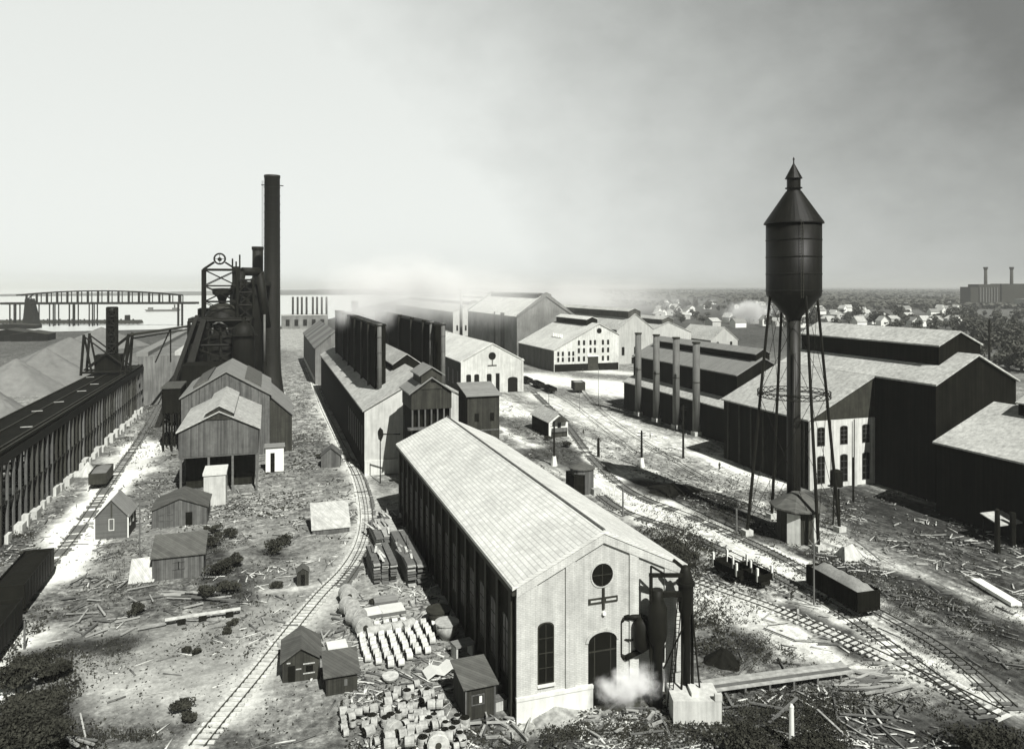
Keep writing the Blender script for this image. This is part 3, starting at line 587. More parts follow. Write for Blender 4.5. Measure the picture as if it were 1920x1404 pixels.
# ------------------------------------------------------------------ shed with four stacks (right)
def four_stack_shed():
    u0, v0, v1 = 125.0, 172.0, 248.0
    r = thing('four_stack_shed', 'long black two tier shed with grey roof behind four tall grey stacks', 'building', (137, v0, 0))
    uc, uw = 129.0, 147.0; um = 138.0
    MB().prism([(u0, 0), (uc + .5, 0), (uc + .5, 11.8), (u0, 10.0)], v0, v1).build('aisle_wall', M['darkclad'], r)
    MB().prism([(u0 - .5, 9.8), (uc, 11.95), (uc, 12.25), (u0 - .5, 10.1)], v0 - .2, v1 + .2).build('aisle_roof', M['roof'], r)
    MB().prism([(uc, 0), (uw, 0), (uw, 19.4), (um, 24.0), (uc, 19.4)], v0 + 12, v1 + .1).build('wall', M['darkclad'], r)
    gable_roof(r, uc, uw, v0 + 12, v1, 19.4, 24.0, None, um, .5, .35, 'roofg')
    monitor(r, um - 2.2, um + 2.6, v0 + 12.5, v1 - 4, 22.6, 25.3, 26.6, 'roofg', 'darkclad')
    for i, (vv, zt) in enumerate(((196.6, 28.2), (208.3, 28.9), (221.0, 29.0), (233.8, 28.8))):
        s = thing('iron_stack', ['nearest', 'second', 'third', 'farthest'][i] + ' of the four grey iron stacks along the black shed, counted from the water tower', 'chimney', (123.4, vv, 0), 0, 'iron stacks in front of the black shed')
        MB().cyl((123.4, vv, 0), (123.4, vv, zt), 1.15, 1.05, 18).build('shaft', M['stackg'], s, True)
        MB().cyl((123.4, vv, zt - .3), (123.4, vv, zt + .15), 1.25, 1.25, 18).build('rim', M['irong'], s)
        MB().cyl((123.4, vv, 16.0), (123.4, vv, 16.25), 1.19, 1.19, 18).build('band', M['irong'], s)
        MB().box(122.2, 124.6, vv - 1.2, vv + 1.2, -.2, 1.2).build('foundation', M['concrete'], s)
four_stack_shed()
def right_shop():
    r = thing('water_tower_shop', 'big shop behind the water tower with white arched end wall and two tier roof', 'building', (130, 119.6, 0))
    ua, uc, ud, ur = 114.0, 132.3, 155.0, 143.7
    va, vn, vb = 136.0, 119.6, 168.4
    MB().prism([(ua, 0), (uc, 0), (uc, 24.5), (ua, 15.5)], va, vb, 0, 1).build('aisle_wall', [M['whitebrick'], M['darkclad']], r)  # aisle side wall painted dark for its shade
    MB().prism([(uc + .02, 0), (ud, 0), (ud, 24.6), (ur, 30.3), (uc + .02, 24.6)], vn, vb + .02, 0, 0).build('nave_wall', M['darkclad'], r)
    MB().ext('f', va, [(ua, 15.5), (uc, 24.5), (uc, 15.2), (ua, 15.2)], 0, .06).build('gable_boarding', M['irong'], r)
    s = .4945
    MB().prism([(ua - .6, 15.5 - .6 * s), (uc - .3, 24.38), (uc - .3, 24.75), (ua - .6, 15.85 - .6 * s)], va - .5, vb + .3).build('aisle_roof', M['roof'], r)
    MB().prism([(uc - .5, 24.35), (ur, 30.32), (ud + .5, 24.35), (ud + .5, 24.72), (ur, 30.7), (uc - .5, 24.72)], vn - .6, vb + .4).build('roof', M['roof'], r)
    mo = MB().prism([(138.3, 27), (150.2, 26.5), (150.2, 32.2), (144.2, 35.0), (138.3, 32.2)], 124.2, vb - .5).build('roof_monitor', M['darkclad'], r)
    MB().prism([(137.9, 32.02), (144.2, 35.02), (150.6, 32.02), (150.6, 32.35), (144.2, 35.35), (137.9, 32.35)], 123.8, vb + .1).build('monitor_roof', M['roof'], mo)
    for a in (116.3, 122.6, 128.8):
        window(r, 'f', va, arch(a, a + 1.9, 9.6, 13.6, .45), frame='wood')
        window(r, 'f', va, arch(a, a + 1.9, 1.2, 7.2, .45), frame='wood')
    for a in (ua + .1, 119.9, 126.4, uc - .9): MB().ext('f', va, rect(a, a + .75, -.2, 15.1), 0, .25).build('pilaster', M['whitebrick'], r)
    for i in range(7):
        y = va + 1.2 + i * 4.8; MB().ext('l', ua, rect(y, y + .5, 0, 15.0), 0, .25).build('pilaster', M['irong'], r)  # side pilasters dark as well, shade painted into them
    MB().cyl((126.0, va - .5, 0), (126.0, va - .5, 15), .12, n=6).build('downpipe', M['iron'], r)
    # nearer shed at the right edge
    q = gabled('edge_shed', 'low dark shed with speckled light roof cut off by the right edge', 'building', 126.5, 158.5, 52.0, 114.2, 14.0, 21.0, front='darkclad', roof='roof', oh=.5)
    monitor(q, 139.3, 145.7, 52.5, 107, 19.4, 22.4, 24.0, 'roof', 'darkclad')
right_shop()
# ------------------------------------------------------------------ water tower
def water_tower():
    cx, cy = cam2w(51.6, 136.0)
    r = thing('water_tower', 'tall dark riveted water tower with conical cap standing on thin legs at right', 'water tower', (cx, cy, 0))
    MB().lathe(cx, cy, [(1.25, 38.9), (1.45, 39.6), (4.75, 43.4), (4.85, 44.2), (4.85, 56.6)], 40).build('tank', M['tank'], r, True)
    mb = MB()
    for z in (44.2, 47.2, 50.3, 53.4): mb.lathe(cx, cy, [(4.87, z), (4.92, z + .05), (4.92, z + .2), (4.87, z + .25)], 40)
    mb.build('tank_bands', M['tank'], r)
    MB().lathe(cx, cy, [(4.9, 56.5), (5.25, 56.5), (5.2, 56.75), (1.35, 62.5), (1.3, 62.4)], 40).build('cap_roof', M['tank'], r)
    c = MB().lathe(cx, cy, [(1.2, 62.2), (1.2, 64.9)], 20); c.lathe(cx, cy, [(1.5, 63.0), (1.5, 63.15)], 20); c.build('lantern', M['tank'], r)
    MB().lathe(cx, cy, [(1.55, 64.8), (.12, 67.6), (.10, 68.2), (.2, 68.35), (.02, 68.8)], 20).build('finial', M['tank'], r)
    MB().cyl((cx, cy, -.2), (cx, cy, 39.5), 1.2, 1.2, 24).build('riser_pipe', M['stack'], r, True)
    MB().cyl((cx - 1.0, cy - 1.2, 1), (cx - .9, cy - 1.2, 33), .28, .28, 8).build('overflow_pipe', M['stack'], r, True)
    ang = [TH * -1 + a for a in (R(6), R(96), R(186), R(276))]
    Pt = lambda k, z: Vector((cx + (4.45 + (8.9 - 4.45) * (44 - z) / 44) * math.cos(ang[k]), cy + (4.45 + (8.9 - 4.45) * (44 - z) / 44) * math.sin(ang[k]), z))
    for k in range(4):
        l = MB().cyl(Pt(k, -.2), Pt(k, 44.2), .29, .24, 8).build('leg', M['iron'], r)
        p = Pt(k, 0); MB().box(p[0] - .8, p[0] + .8, p[1] - .8, p[1] + .8, -.3, .9).build('footing', M['concrete'], l)
    for k in range(4):
        j = (k + 1) % 4
        for za, zb in ((2, 25), (26, 42.5)):
            MB().cyl(Pt(k, za), Pt(j, zb), .045, n=5).cyl(Pt(j, za), Pt(k, zb), .045, n=5).build('tie_rods', M['iron'], r)
        MB().cyl(Pt(k, 25.5), Pt(j, 25.5), .1, n=6).build('strut', M['iron'], r)
    mb = MB()
    for s_ in (-.25, .25): mb.cyl((cx + s_ - 2, cy - 4.75, 43), (cx + s_ - 2, cy - 4.75, 57), .05, n=4)
    for k in range(24): mb.cyl((cx - 2.25, cy - 4.75, 43.3 + k * .57), (cx - 1.75, cy - 4.75, 43.3 + k * .57), .035, n=4)
    mb.build('ladder', M['irong'], r)
    mb = MB(); n = 28; rr = 6.35
    q = lambda i, z, a=0: (cx + (rr + a) * math.cos(2 * math.pi * i / n), cy + (rr + a) * math.sin(2 * math.pi * i / n), z)
    for i in range(n):
        mb.cyl(q(i, 25.0), q(i + 1, 25.0), .09, n=5); mb.cyl(q(i, 26.0), q(i + 1, 26.0), .07, n=5); mb.cyl(q(i, 25.0), q(i + 1, 26.0), .06, n=4); mb.cyl(q(i, 26.0), q(i + 1, 25.0), .06, n=4)
    mb.build('ring_girder', M['iron'], r)
    # octagonal hut round the riser
    hx, hy = cam2w(51.2, 133.0)
    h = thing('octagonal_hut', 'octagonal hut with low pointed roof and pale panels under the water tower', 'hut', (hx, hy, 0))
    MB().lathe(hx, hy, [(3.6, -.2), (3.6, 6.2)], 8).build('wall', M['woodd'], h)
    MB().lathe(hx, hy, [(4.9, 5.7), (4.9, 6.0), (1.25, 8.2)], 8).build('roof', M['roofd'], h)
    for a0 in (-128, -62):
        a = R(a0) - TH + R(6); dx, dy = math.cos(a), math.sin(a); tx, ty = -dy, dx
        w_ = 1.1 if a0 == -128 else .6
        ps = [(hx + dx * d + tx * s * w_, hy + dy * d + ty * s * w_, z) for z in (-.1, 5.2) for d, s in ((3.42, -1), (3.66, -1), (3.66, 1), (3.42, 1))]
        MB().hexa(ps).build('wall_panel', M['concrete'], h)
    # small drum tank on a stand near it
    sx, sy = G(1580, 1000); sx += .5; sy -= .3; sy2 = sy
    s = thing('header_tank', 'small black drum tank raised on a post before the white arched wall', 'tank', (sx + 2.3, sy + 5.0, 0)); sx += 2.3; sy += 5
    hz = 7.3
    MB().cyl((sx, sy, hz), (sx, sy, hz + 2.8), 1.15, 1.15, 16).cyl((sx, sy, hz + 2.8), (sx, sy, hz + 3.1), 1.15, .4, 16).build('drum', M['iron'], s)
    for a in (-.8, .8): MB().cyl((sx + a, sy, 0), (sx + a * .6, sy, hz), .16, n=6).build('leg', M['iron'], s)
    MB().box(sx - 1.2, sx + 1.2, sy - 1, sy + 1, hz - .25, hz).build('platform', M['plankd'], s)
water_tower()
# ------------------------------------------------------------------ blast furnace plant
def lattice(mb, x0, x1, y0, y1, z0, z1, n, r=.14):
    for (x, y) in ((x0, y0), (x1, y0), (x1, y1), (x0, y1)): mb.cyl((x, y, z0), (x, y, z1), r * 1.5, n=6)
    C = [(x0, y0), (x1, y0), (x1, y1), (x0, y1)]
    for k in range(n + 1):
        z = z0 + (z1 - z0) * k / n
        for i in range(4): mb.cyl(C[i] + (z,), C[(i + 1) % 4] + (z,), r, n=5)
        if k < n:
            zz = z0 + (z1 - z0) * (k + 1) / n
            for i in range(4): mb.cyl(C[i] + (z,), C[(i + 1) % 4] + (zz,), r * .8, n=4); mb.cyl(C[(i + 1) % 4] + (z,), C[i] + (zz,), r * .8, n=4)
def chimney_big():
    x, y = 1.5, 318.0
    c = thing('tall_chimney', 'very tall dark iron chimney with a flared foot beside the blast furnace', 'chimney', (x, y, 0))
    MB().lathe(x, y, [(4.9, 0), (4.5, 3), (3.7, 9), (3.35, 15), (3.2, 25), (3.15, 50), (3.05, 89.3), (3.2, 89.4), (3.2, 90.4)], 32).build('shaft', M['stack'], c, True)
    mb = MB()
    for k in range(22): mb.lathe(x, y, [(3.36 if k < 4 else 3.22, 14 + k * 3.4), (3.38 if k < 4 else 3.25, 14.2 + k * 3.4)], 32)
    mb.build('plate_bands', M['stack'], c)
    mb = MB(); mb.cyl((x - 3.5, y - 1, 6), (x - 3.5, y - 1, 88), .07, n=5).cyl((x - 3.9, y - 1, 6), (x - 3.9, y - 1, 88), .07, n=5)
    for k in range(80): mb.cyl((x - 3.5, y - 1, 7 + k), (x - 3.9, y - 1, 7 + k), .04, n=4)
    mb.build('ladder', M['iron'], c)
    mb = MB(); mb.box(x - 4.2, x + 4.4, y - .3, y + .3, 86.2, 86.5); mb.build('painter_trolley_beam', M['iron'], c)
    MB().box(x - 5.2, x + 5.2, y - 5.2, y + 5.2, -.3, 1.4).build('foundation', M['concrete'], c)
    x2, y2 = -4.5, 352
    c = thing('short_chimney', 'shorter dark chimney half hidden behind the very tall one', 'chimney', (x2, y2, 0))
    MB().cyl((x2, y2, 0), (x2, y2, 62.5), 2.7, 2.3, 20).build('shaft', M['stack'], c, True); MB().cyl((x2, y2, 61.6), (x2, y2, 63), 2.6, 2.6, 20).build('rim', M['iron'], c)
chimney_big()
def furnace():
    x, y = -15.5, 283.0          # furnace axis
    f = thing('blast_furnace', 'black blast furnace stack with lattice top tower, sloping skip bridge and wheel above', 'blast furnace', (x, y, 0))
    MB().lathe(x, y, [(6.5, 0), (6.5, 9), (8.2, 12), (8.6, 16), (7.6, 26), (6.2, 33.5), (5.4, 36), (3.0, 38)], 32).build('shell', M['furn'], f, True)
    mb = MB()
    for z in (12, 17, 22, 27, 31): mb.lathe(x, y, [(8.9 - max(0, z - 16) * .13, z), (8.95 - max(0, z - 16) * .13, z + .3)], 32)
    mb.build('shell_bands', M['iron'], f)
    for k in range(6):
        a = 2 * math.pi * k / 6; MB().cyl((x + 8.6 * math.cos(a), y + 8.6 * math.sin(a), 0), (x + 8.2 * math.cos(a), y + 8.2 * math.sin(a), 12), .6, n=8).build('column', M['iron'], f)
    MB().box(x - 10.5, x + 10, y - 8.5, y + 8, 33.4, 34.2).build('top_platform', M['iron'], f)
    mb = MB(); lattice(mb, x - 6.0, x + 5.0, y - 5, y + 5, 34.2, 51, 3, .26); lattice(mb, x - 10, x + 9.5, y - 10, y + 9, 0, 33.4, 4, .42); 
    mb.cyl((x - 6.0, y - 5, 34), (x - 6.0, y - 5, 51), .55, n=8); mb.cyl((x - 6.0, y - 5, 51), (x - 2.4, y - 5, 53.6), .4, n=6); mb.cyl((x + 5.0, y - 5, 51), (x + 1.2, y - 5, 53.6), .3, n=6)
    mb.cyl((x - 6.0, y - 5, 51), (x + 5, y - 5, 51), .4, n=6)
    mb.build('top_tower', M['iron'], f)
    mb = MB(); n = 20
    for i in range(n):
        a = 2 * math.pi * i / n; b = 2 * math.pi * (i + 1) / n; c = lambda t, q_=1.8: (x - .6 + q_ * math.cos(t), y - 5, 54.8 + q_ * math.sin(t))
        mb.cyl(c(a), c(b), .3, n=6)
        if i % 5 == 0: mb.cyl(c(a), (x - .6, y - 5, 54.8), .12, n=4)
    mb.cyl((x - .6, y - 5.4, 54.6), (x - .6, y - 4.6, 54.6), .7, n=12)
    mb.build('head_wheel', M['iron'], f)
    MB().lathe(x, y - 1, [(.3, 37.5), (1.8, 41.5), (3.2, 42.5), (3.4, 44.4), (.4, 44.6)], 20).build('charging_hopper', M['iron'], f)
    MB().lathe(x, y, [(5.0, 36), (4.2, 38.2), (1.0, 39.5)], 20).build('dome', M['irong'], f, True)
    mb = MB()
    for dx in (-1.5, 1.5): 
        mb.hexa([(x - 19.2, y - 20 + dx, 0), (x - 17.6, y - 20 + dx, 0), (x - 17.6, y - 19.6 + dx, 0), (x - 19.2, y - 19.6 + dx, 0), (x - 8.0, y - 10 + dx, 35.4), (x - 6.8, y - 10 + dx, 35.4), (x - 6.8, y - 9.6 + dx, 35.4), (x - 8.0, y - 9.6 + dx, 35.4)])
    mb.build('skip_bridge_side', M['iron'], f)
    MB().hexa([(x - 19, y - 6, 0), (x - 6, y - 6, 0), (x - 6, y + 6, 0), (x - 19, y + 6, 0), (x - 9.4, y - 5, 33.2), (x - 5, y - 5, 33.2), (x - 5, y + 5, 33.2), (x - 9.4, y + 5, 33.2)]).build('charging_housing', M['furn'], f)
    MB().hexa([(x - 15.5, y - 20, 1), (x - 12.5, y - 20, 1), (x - 12.5, y - 16, 1), (x - 15.5, y - 16, 1), (x - 6.2, y - 11.6, 34), (x - 4.4, y - 11.6, 34), (x - 4.4, y - 9, 34), (x - 6.2, y - 9, 34)]).build('skip_bridge', M['iron'], f)
    # gas mains
    mb = MB(); mb.path([(x + 4, y, 37), (x + 6.5, y, 50.5), (x + 12.5, y + 3, 50.5), (x + 15, y + 6, 30)], 1.5, 14); mb.build('downcomer_pipe', M['iron'], f, True)
    MB().box(x - 9, x + 14, y + 10, y + 24, 0, 37).build('hoist_house', M['darkclad'], f)
    mb = MB(); lattice(mb, x + 5.2, x + 10.5, y - 5, y + 5, 34, 47.5, 3, .3); mb.build('gas_frame', M['iron'], f)
    for k in range(5): mb = MB(); mb.cyl((x - 8 + k * 4, y - 9.5, 0), (x - 8 + k * 4, y - 9.5, 26 + (k * 7) % 9), .45, n=8).build('standpipe', M['iron'], f)
    mb = MB(); mb.path([(x - 3, y - 7.6, 28), (x - 2.6, y - 8, 32), (x - .6, y - 8.2, 33), (x + 1.8, y - 8, 31.5), (x + 2.2, y - 7.6, 29)], .35, 8); mb.build('bleeder_bend', M['stackg'], f, True)
    MB().box(x + 3.4, x + 6.0, y - 4, y + 4, 44.5, 52.2).build('engine_cabin', M['iron'], f)
    for dx, z in ((3.5, 55), (5.9, 56.4), (4.7, 54)): MB().cyl((x + dx, y - 3, 51), (x + dx, y - 3, z), .3, n=6).build('vent_pipe', M['iron'], f)
    # dust catcher and stoves
    for i, (sx, sy, rr, zt, lb) in enumerate(((-5.6, 292, 4.2, 46.5, 'nearest black hot blast stove, standing between furnace and tall chimney'), (-5.4, 305, 4.4, 47, 'second black hot blast stove behind the nearest one'), (-10.5, 322, 4.4, 48, 'third black hot blast stove in the row behind the furnace'), (-8.0, 270, 3.6, 33, 'squat black dust catcher in front of the stoves'))):
        s = thing('hot_blast_stove' if i < 3 else 'dust_catcher', lb, 'stove' if i < 3 else 'dust catcher', (sx, sy, 0), 0, 'hot blast stoves' if i < 3 else None)
        MB().lathe(sx, sy, [(rr, 0), (rr, zt - 4), (rr * .85, zt - 1.8), (rr * .45, zt - .3), (.2, zt)], 28).build('shell', M['furn'], s, True)
        mb = MB(); mb.cyl((sx, sy, zt - .5), (sx, sy, zt + 1.6), .7, n=10); mb.build('cap_valve', M['iron'], s)
        mb = MB(); mb.lathe(sx, sy, [(rr + .9, zt - 4.6), (rr + .9, zt - 4.4)], 24)
        for k in range(12):
            a = k * math.pi / 6; mb.cyl((sx + (rr + .85) * math.cos(a), sy + (rr + .85) * math.sin(a), zt - 4.4), (sx + (rr + .85) * math.cos(a), sy + (rr + .85) * math.sin(a), zt - 3.3), .06, n=4)
        mb.build('gallery', M['iron'], s)
    p = thing('gas_main', 'pale vertical standpipe in front of the stoves', 'pipe', (-1.3, 284, 0))
    MB().cyl((-1.3, 284, 18), (-1.3, 284, 35), .42, n=8).build('pipe', M['stackg'], p, True); MB().cyl((-1.3, 284, 0), (-1.3, 284, 18), .5, n=8).build('foot', M['iron'], p)
    MB().box(-10.5, 1, 294, 322, 45.6, 47.0).build('stove_top_walkway', M['iron'], f)
    # dark bunkers round the foot
    b = thing('bunker', 'black iron bunker block at the foot of the furnace behind the cast house', 'bunker', (-22, 262, 0))
    MB().box(-26, -13, 256, 268, 4, 20).build('bin', M['darkclad'], b); 
    for a in range(-26, -13, 4): MB().box(a, a + .6, 256.3, 256.9, 0, 4).build('post', M['iron'], b)
    b = thing('bunker', 'small black bunker on legs left of the cast house beside the white siding', 'bunker', (-27, 222, 0))
    MB().box(-27.6, -22.9, 222, 236, 10.5, 17.2).build('bin', M['darkclad'], b)
    MB().box(-27.9, -22.7, 221.6, 236.4, 17.2, 17.5).build('lid', M['greyclad'], b)
    for a in (-27.5, -25.4, -23.5):
        for c in (222.4, 229, 235): MB().box(a, a + .5, c, c + .5, 0, 10.5).build('post', M['iron'], b)
furnace()
def cast_houses():
    # front, raised on trestles
    u0, u1, v0, v1 = -18.4, -2.1, 174.5, 207.0; um = -10.2
    r = thing('cast_house', 'grey boarded shed with pale gambrel roof raised over a dark open undercroft', 'building', (um, v0, 0))
    MB().prism([(u0, 8.2), (u1, 8.2), (u1, 13.7), (um, 17.6), (u0, 13.7)], v0, v1, 0, 1).build('wall', [M['wood'], M['woodd']], r)  # side boards a darker copy, their shade put into the colour
    gable_roof(r, u0, u1, v0, v1, 13.7, 17.6, None, um, .5, .3, 'roof')
    mo = MB().prism([(um - 2.7, 16), (um + 2.7, 16), (um + 2.7, 17.35), (um, 18.9), (um - 2.7, 17.35)], v0 - .2, v1 - .5).build('ridge_vent', M['woodd'], r)
    MB().prism([(um - 3.1, 17.2), (um, 18.95), (um + 3.1, 17.2), (um + 3.1, 17.45), (um, 19.2), (um - 3.1, 17.45)], v0 - .5, v1 - .3).build('vent_roof', M['roof'], mo)
    for a in (u0 + .2, -12.6, -7.7, u1 - .6):
        for y in (v0 + .2, v0 + 10, v0 + 20, v1 - .6): MB().box(a, a + .45, y, y + .45, 0, 8.2).build('post', M['plankd'], r)
    MB().box(u0 + .9, u1 - .9, v0 + 6, v1 - 1, 0, 8.1).build('undercroft_wall', M['shadebrick'], r)
    MB().box(u0, u1, v0 + .1, v0 + .5, 7.9, 8.2).build('beam', M['plankd'], r)
    p = thing('masonry_pier', 'white masonry pier in the dark opening under the grey boarded shed', 'pier', (-10.6, 164, 0))
    MB().box(-12.6, -8.4, 164.5, 171.5, -.2, 6.2).build('shaft', M['concrete'], p); MB().box(-12.8, -8.2, 164.3, 171.7, 6.2, 6.7).build('cap', M['plinth'], p)
    # rear, larger
    u0, u1, v0, v1 = -21.6, .4, 211, 248; um = -10.6
    r = thing('stock_house', 'larger grey shed with ridge vents behind the raised cast house at the furnace foot', 'building', (um, v0, 0))
    MB().prism([(u0, 0), (u1, 0), (u1, 16.0), (um, 22.4), (u0, 16.0)], v0, v1, 0, 1).build('wall', [M['wood'], M['woodd']], r)  # sides again in the darker boards, as painted shade
    gable_roof(r, u0, u1, v0, v1, 16.0, 22.4, None, um, .5, .3, 'roofg')
    for a, b in ((-19, -15.3), (-6, -1.8)):
        za = lambda q: 16 + (22.4 - 16) * (q - u0) / (um - u0) if q < um else 16 + (22.4 - 16) * (u1 - q) / (u1 - um)
        MB().prism([(a, za(a) + .2), (b, za(b) + .2), (b, za(b) + 1.0), (a, za(a) + 1.0)], v0 + 3, v1 - 3).build('roof_vent', M['roofd'], r)
    MB().prism([(u1 + .02, 0), (6.2, 0), (6.2, 9.9), (u1 + .02, 15.2)], v0 + 1, v1 - 5).build('lean_to', M['woodd'], r)
    MB().prism([(u1 + .3, 15.1), (6.8, 9.5), (6.8, 9.8), (u1 + .3, 15.4)], v0 + .5, v1 - 4.5).build('lean_to_roof', M['roofg'], r)
    s = thing('lamp_hut', 'small white hut with dark doorway on the right of the raised cast house', 'hut', (.6, 186, 0))
    MB().box(-.6, 3.6, 190, 193, 0, 6.0).build('wall', M['white'], s); MB().box(-.9, 3.9, 189.6, 193.3, 6.0, 6.3).build('roof', M['roofg'], s)
    MB().ext('f', 190, rect(.5, 1.5, 0, 4.6), -.02, .04).build('door', M['glass'], s)
cast_houses()
# ------------------------------------------------------------------ ore trestle, bins, ore piles, travelling hoist
def ore_trestle():
    u0, u1, v0, v1, zt = -56, -44.3, 100, 306, 16.3
    r = thing('ore_trestle', 'long black elevated ore trestle with pale posts running along the left side', 'trestle', (-50, 108, 0))
    MB().box(u0, u1, v0, v1, 15.4, 16.0).build('deck', M['darkclad'], r)
    for a in (u0 + .3, u0 + 5, u1 - 1.6, u1 - .5): MB().box(a, a + .3, v0, v1, 16.0, 16.3).build('rail_beam', M['irong'], r)
    MB().box(u1 - .15, u1 + .2, v0, v1, 13.8, 15.4).build('side_girder', M['iron'], r)
    y = v0; i = 0
    while y < v1:
        w_ = rnd.uniform(.3, .6); MB().box(u1 - .25, u1 + .2, y, y + w_, 0, 13.8).build('post', M[rnd.choice(('wood', 'wood', 'woodd', 'greyclad'))], r)
        MB().box(u0, u0 + .45, y, y + .45, 0, 15.4).build('post', M['iron'], r)
        if i % 2 == 0: MB().box(u0, u1, y + .46, y + .7, 6.5, 7.0).cyl((u0, y + .6, 7), (u1, y + .6, 15), .13, n=4).build('cross_frame', M['iron'], r)
        y += 3.6; i += 1
    MB().box(u0 + 1, u1 - 2.2, 205, v1 - 1, 0, 15.3).build('hopper_wall', M['darkclad'], r)
    MB().box(u1 - .1, u1 + .1, v0, v1, 6.7, 7.0).build('waling', M['iron'], r)
    for k in range(34):
        yy = 152 + k * 4.4 + rnd.uniform(-1, 1); MB().box(u1 + .3, u1 + rnd.uniform(.9, 1.7), yy, yy + rnd.uniform(1.2, 3.4), -.2, rnd.uniform(.9, 2.3)).build('footing', M['concrete'], r)
    for k in range(12):
        yy = 112 + k * 16; MB().box(-54.5 + (k % 3) * 2.2, -51.5 + (k % 3) * 2.2, yy, yy + 5.5, 1.0 + (k % 2) * 5, 3.4 + (k % 2) * 5).build('hopper', M['wood' if k % 2 else 'concrete'], r)
    rr = random.Random(3)
    for k in range(9):
        yy = 120 + k * 18 + rr.random() * 6; xx = rr.uniform(-54, -47)
        bx = thing('deck_plank', 'pale plank lying on the black ore trestle deck', 'plank', (xx, yy, 16.3), rr.uniform(-.4, .4), 'pale planks lying on the ore trestle deck'); local(bx)
        MB().box(-1.1, 1.1, -.2, .2, 0.01, .15).build('board', M['plank'], bx)
    # ore bin beyond with light tops
    b = thing('ore_bin', 'long pale concrete ore bin with twin light walkways receding behind the trestle', 'ore bin', (-44, 312, 0))
    MB().box(-47, -30.5, 312, 560, 0, 18.6).build('wall', M['binwall'], b)
    MB().box(-47.5, -43.5, 312, 562, 18.61, 20.2).build('walkway', M['roofg'], b)
    MB().box(-34.2, -30.2, 312, 562, 18.61, 20.2).build('walkway', M['farwall'], b)
    for k in range(14): MB().box(-30.49, -30.1, 316 + k * 17, 317.2 + k * 17, 0, 18.5).build('buttress', M['binwall'], b)
    MB().box(-44, -34, 540, 560, 18.7, 27).build('end_cabin', M['greyclad'], b)
ore_trestle()
def travelling_hoist():
    x, y = -50.4, 276
    r = thing('travelling_hoist', 'black travelling bucket hoist with tall mast and braced frame riding on the ore trestle', 'crane', (x, y, 16.3))
    for yy in (y - 4, y + 4):
        mb = MB()
        for xa in (x - 6.4, x + 6.6):
            mb.cyl((xa - .9, yy, 16.3), (xa, yy, 29.5), .42, n=6); mb.cyl((xa + 2.4 if xa < x else xa - 2.4, yy, 16.3), (xa, yy, 29.5), .32, n=6)
        mb.cyl((x - 6.4, yy, 29), (x + 6.4, yy, 18), .25, n=5).cyl((x + 6.6, yy, 29), (x - 6.4, yy, 18), .25, n=5).cyl((x - 7, yy, 17.2), (x + 7, yy, 17.2), .35, n=6)
        mb.build('end_frame', M['iron'], r)
    mb = MB(); lattice(mb, x - .2, x + 2.4, y - 1.3, y + 1.3, 17, 38.2, 7, .24); mb.cyl((x + 1.1, y, 17), (x + 1.1, y, 37), .8, n=8); mb.build('mast', M['iron'], r)
    MB().box(x - 3.6, x + 4.2, y - 3, y + 3, 17.0, 22.6).build('engine_cabin', M['darkclad'], r)
    MB().cyl((x + 6.6, y, 29), (x + 24, y + 26, 30.6), .4, n=6).cyl((x + 6.6, y + 1.5, 27.6), (x + 24, y + 26, 29.4), .25, n=5).build('boom', M['irong'], r)
    MB().cyl((x + 17, y + 16, 30), (x + 12, y + 16, 18), .25, n=5).cyl((x + 17, y + 16, 30), (x + 17, y + 16, 18), .25, n=5).build('boom_prop', M['iron'], r)
    # idle coal box under the trestle
travelling_hoist()
def pile(name, label, cat, x, y, rx, ry, h, mat, seed=1, group=None, n=48, rings=22, pw=1.0, kind=None):
    vs = [(x, y, h)]; fs = []; r_ = np.random.default_rng(seed)
    for k in range(1, rings + 1):
        for i in range(n):
            t = 2 * math.pi * i / n; q = k / rings
            ww = 1 + .10 * math.sin(3 * t + seed) + .06 * math.sin(7 * t + seed * 2)
            z = h * (1 - q ** pw) + (r_.random() - .5) * h * .035 * (1 - q * .3)
            vs.append((x + rx * q * ww * math.cos(t), y + ry * q * ww * math.sin(t), z - .25 * (k == rings)))
    for i in range(n): fs.append((0, 1 + i, 1 + (i + 1) % n))
    for k in range(rings - 1):
        for i in range(n):
            a = 1 + k * n + i; b = 1 + k * n + (i + 1) % n; fs.append((a, a + n, b + n, b))
    m = MB(); m.add(vs, fs); o = m.build(name, mat, None, True)
    tag(o, label, cat, group, kind); return o
def placed_pile(px, py, h, wpx, label, seed, mat='ore', cat='ore pile', name='ore_pile', ry=None, group=None):
    x, y = G(px, py, h); Z = x * ST + y * CT; rx = wpx / 2 * Z / F
    return pile(name, label, cat, x, y, rx, ry or rx, h, M[mat], seed, group)
placed_pile(85, 652, 17, 190, 'sharp grey ore cone in the middle of the ore yard', 2)
placed_pile(130, 632, 17, 230, 'largest pale ore cone near the bright shore', 3)
placed_pile(30, 672, 14, 180, 'dull grey ore pile at the left edge of the ore yard', 4)
placed_pile(0, 745, 12, 230, 'lowest near ore pile cut off by the left edge', 5)
placed_pile(190, 613, 15, 150, 'far darker ore pile under the bridge crane by the water', 6)
placed_pile(-60, 700, 16, 220, 'ore pile outside the ore yard edge at far left', 8)
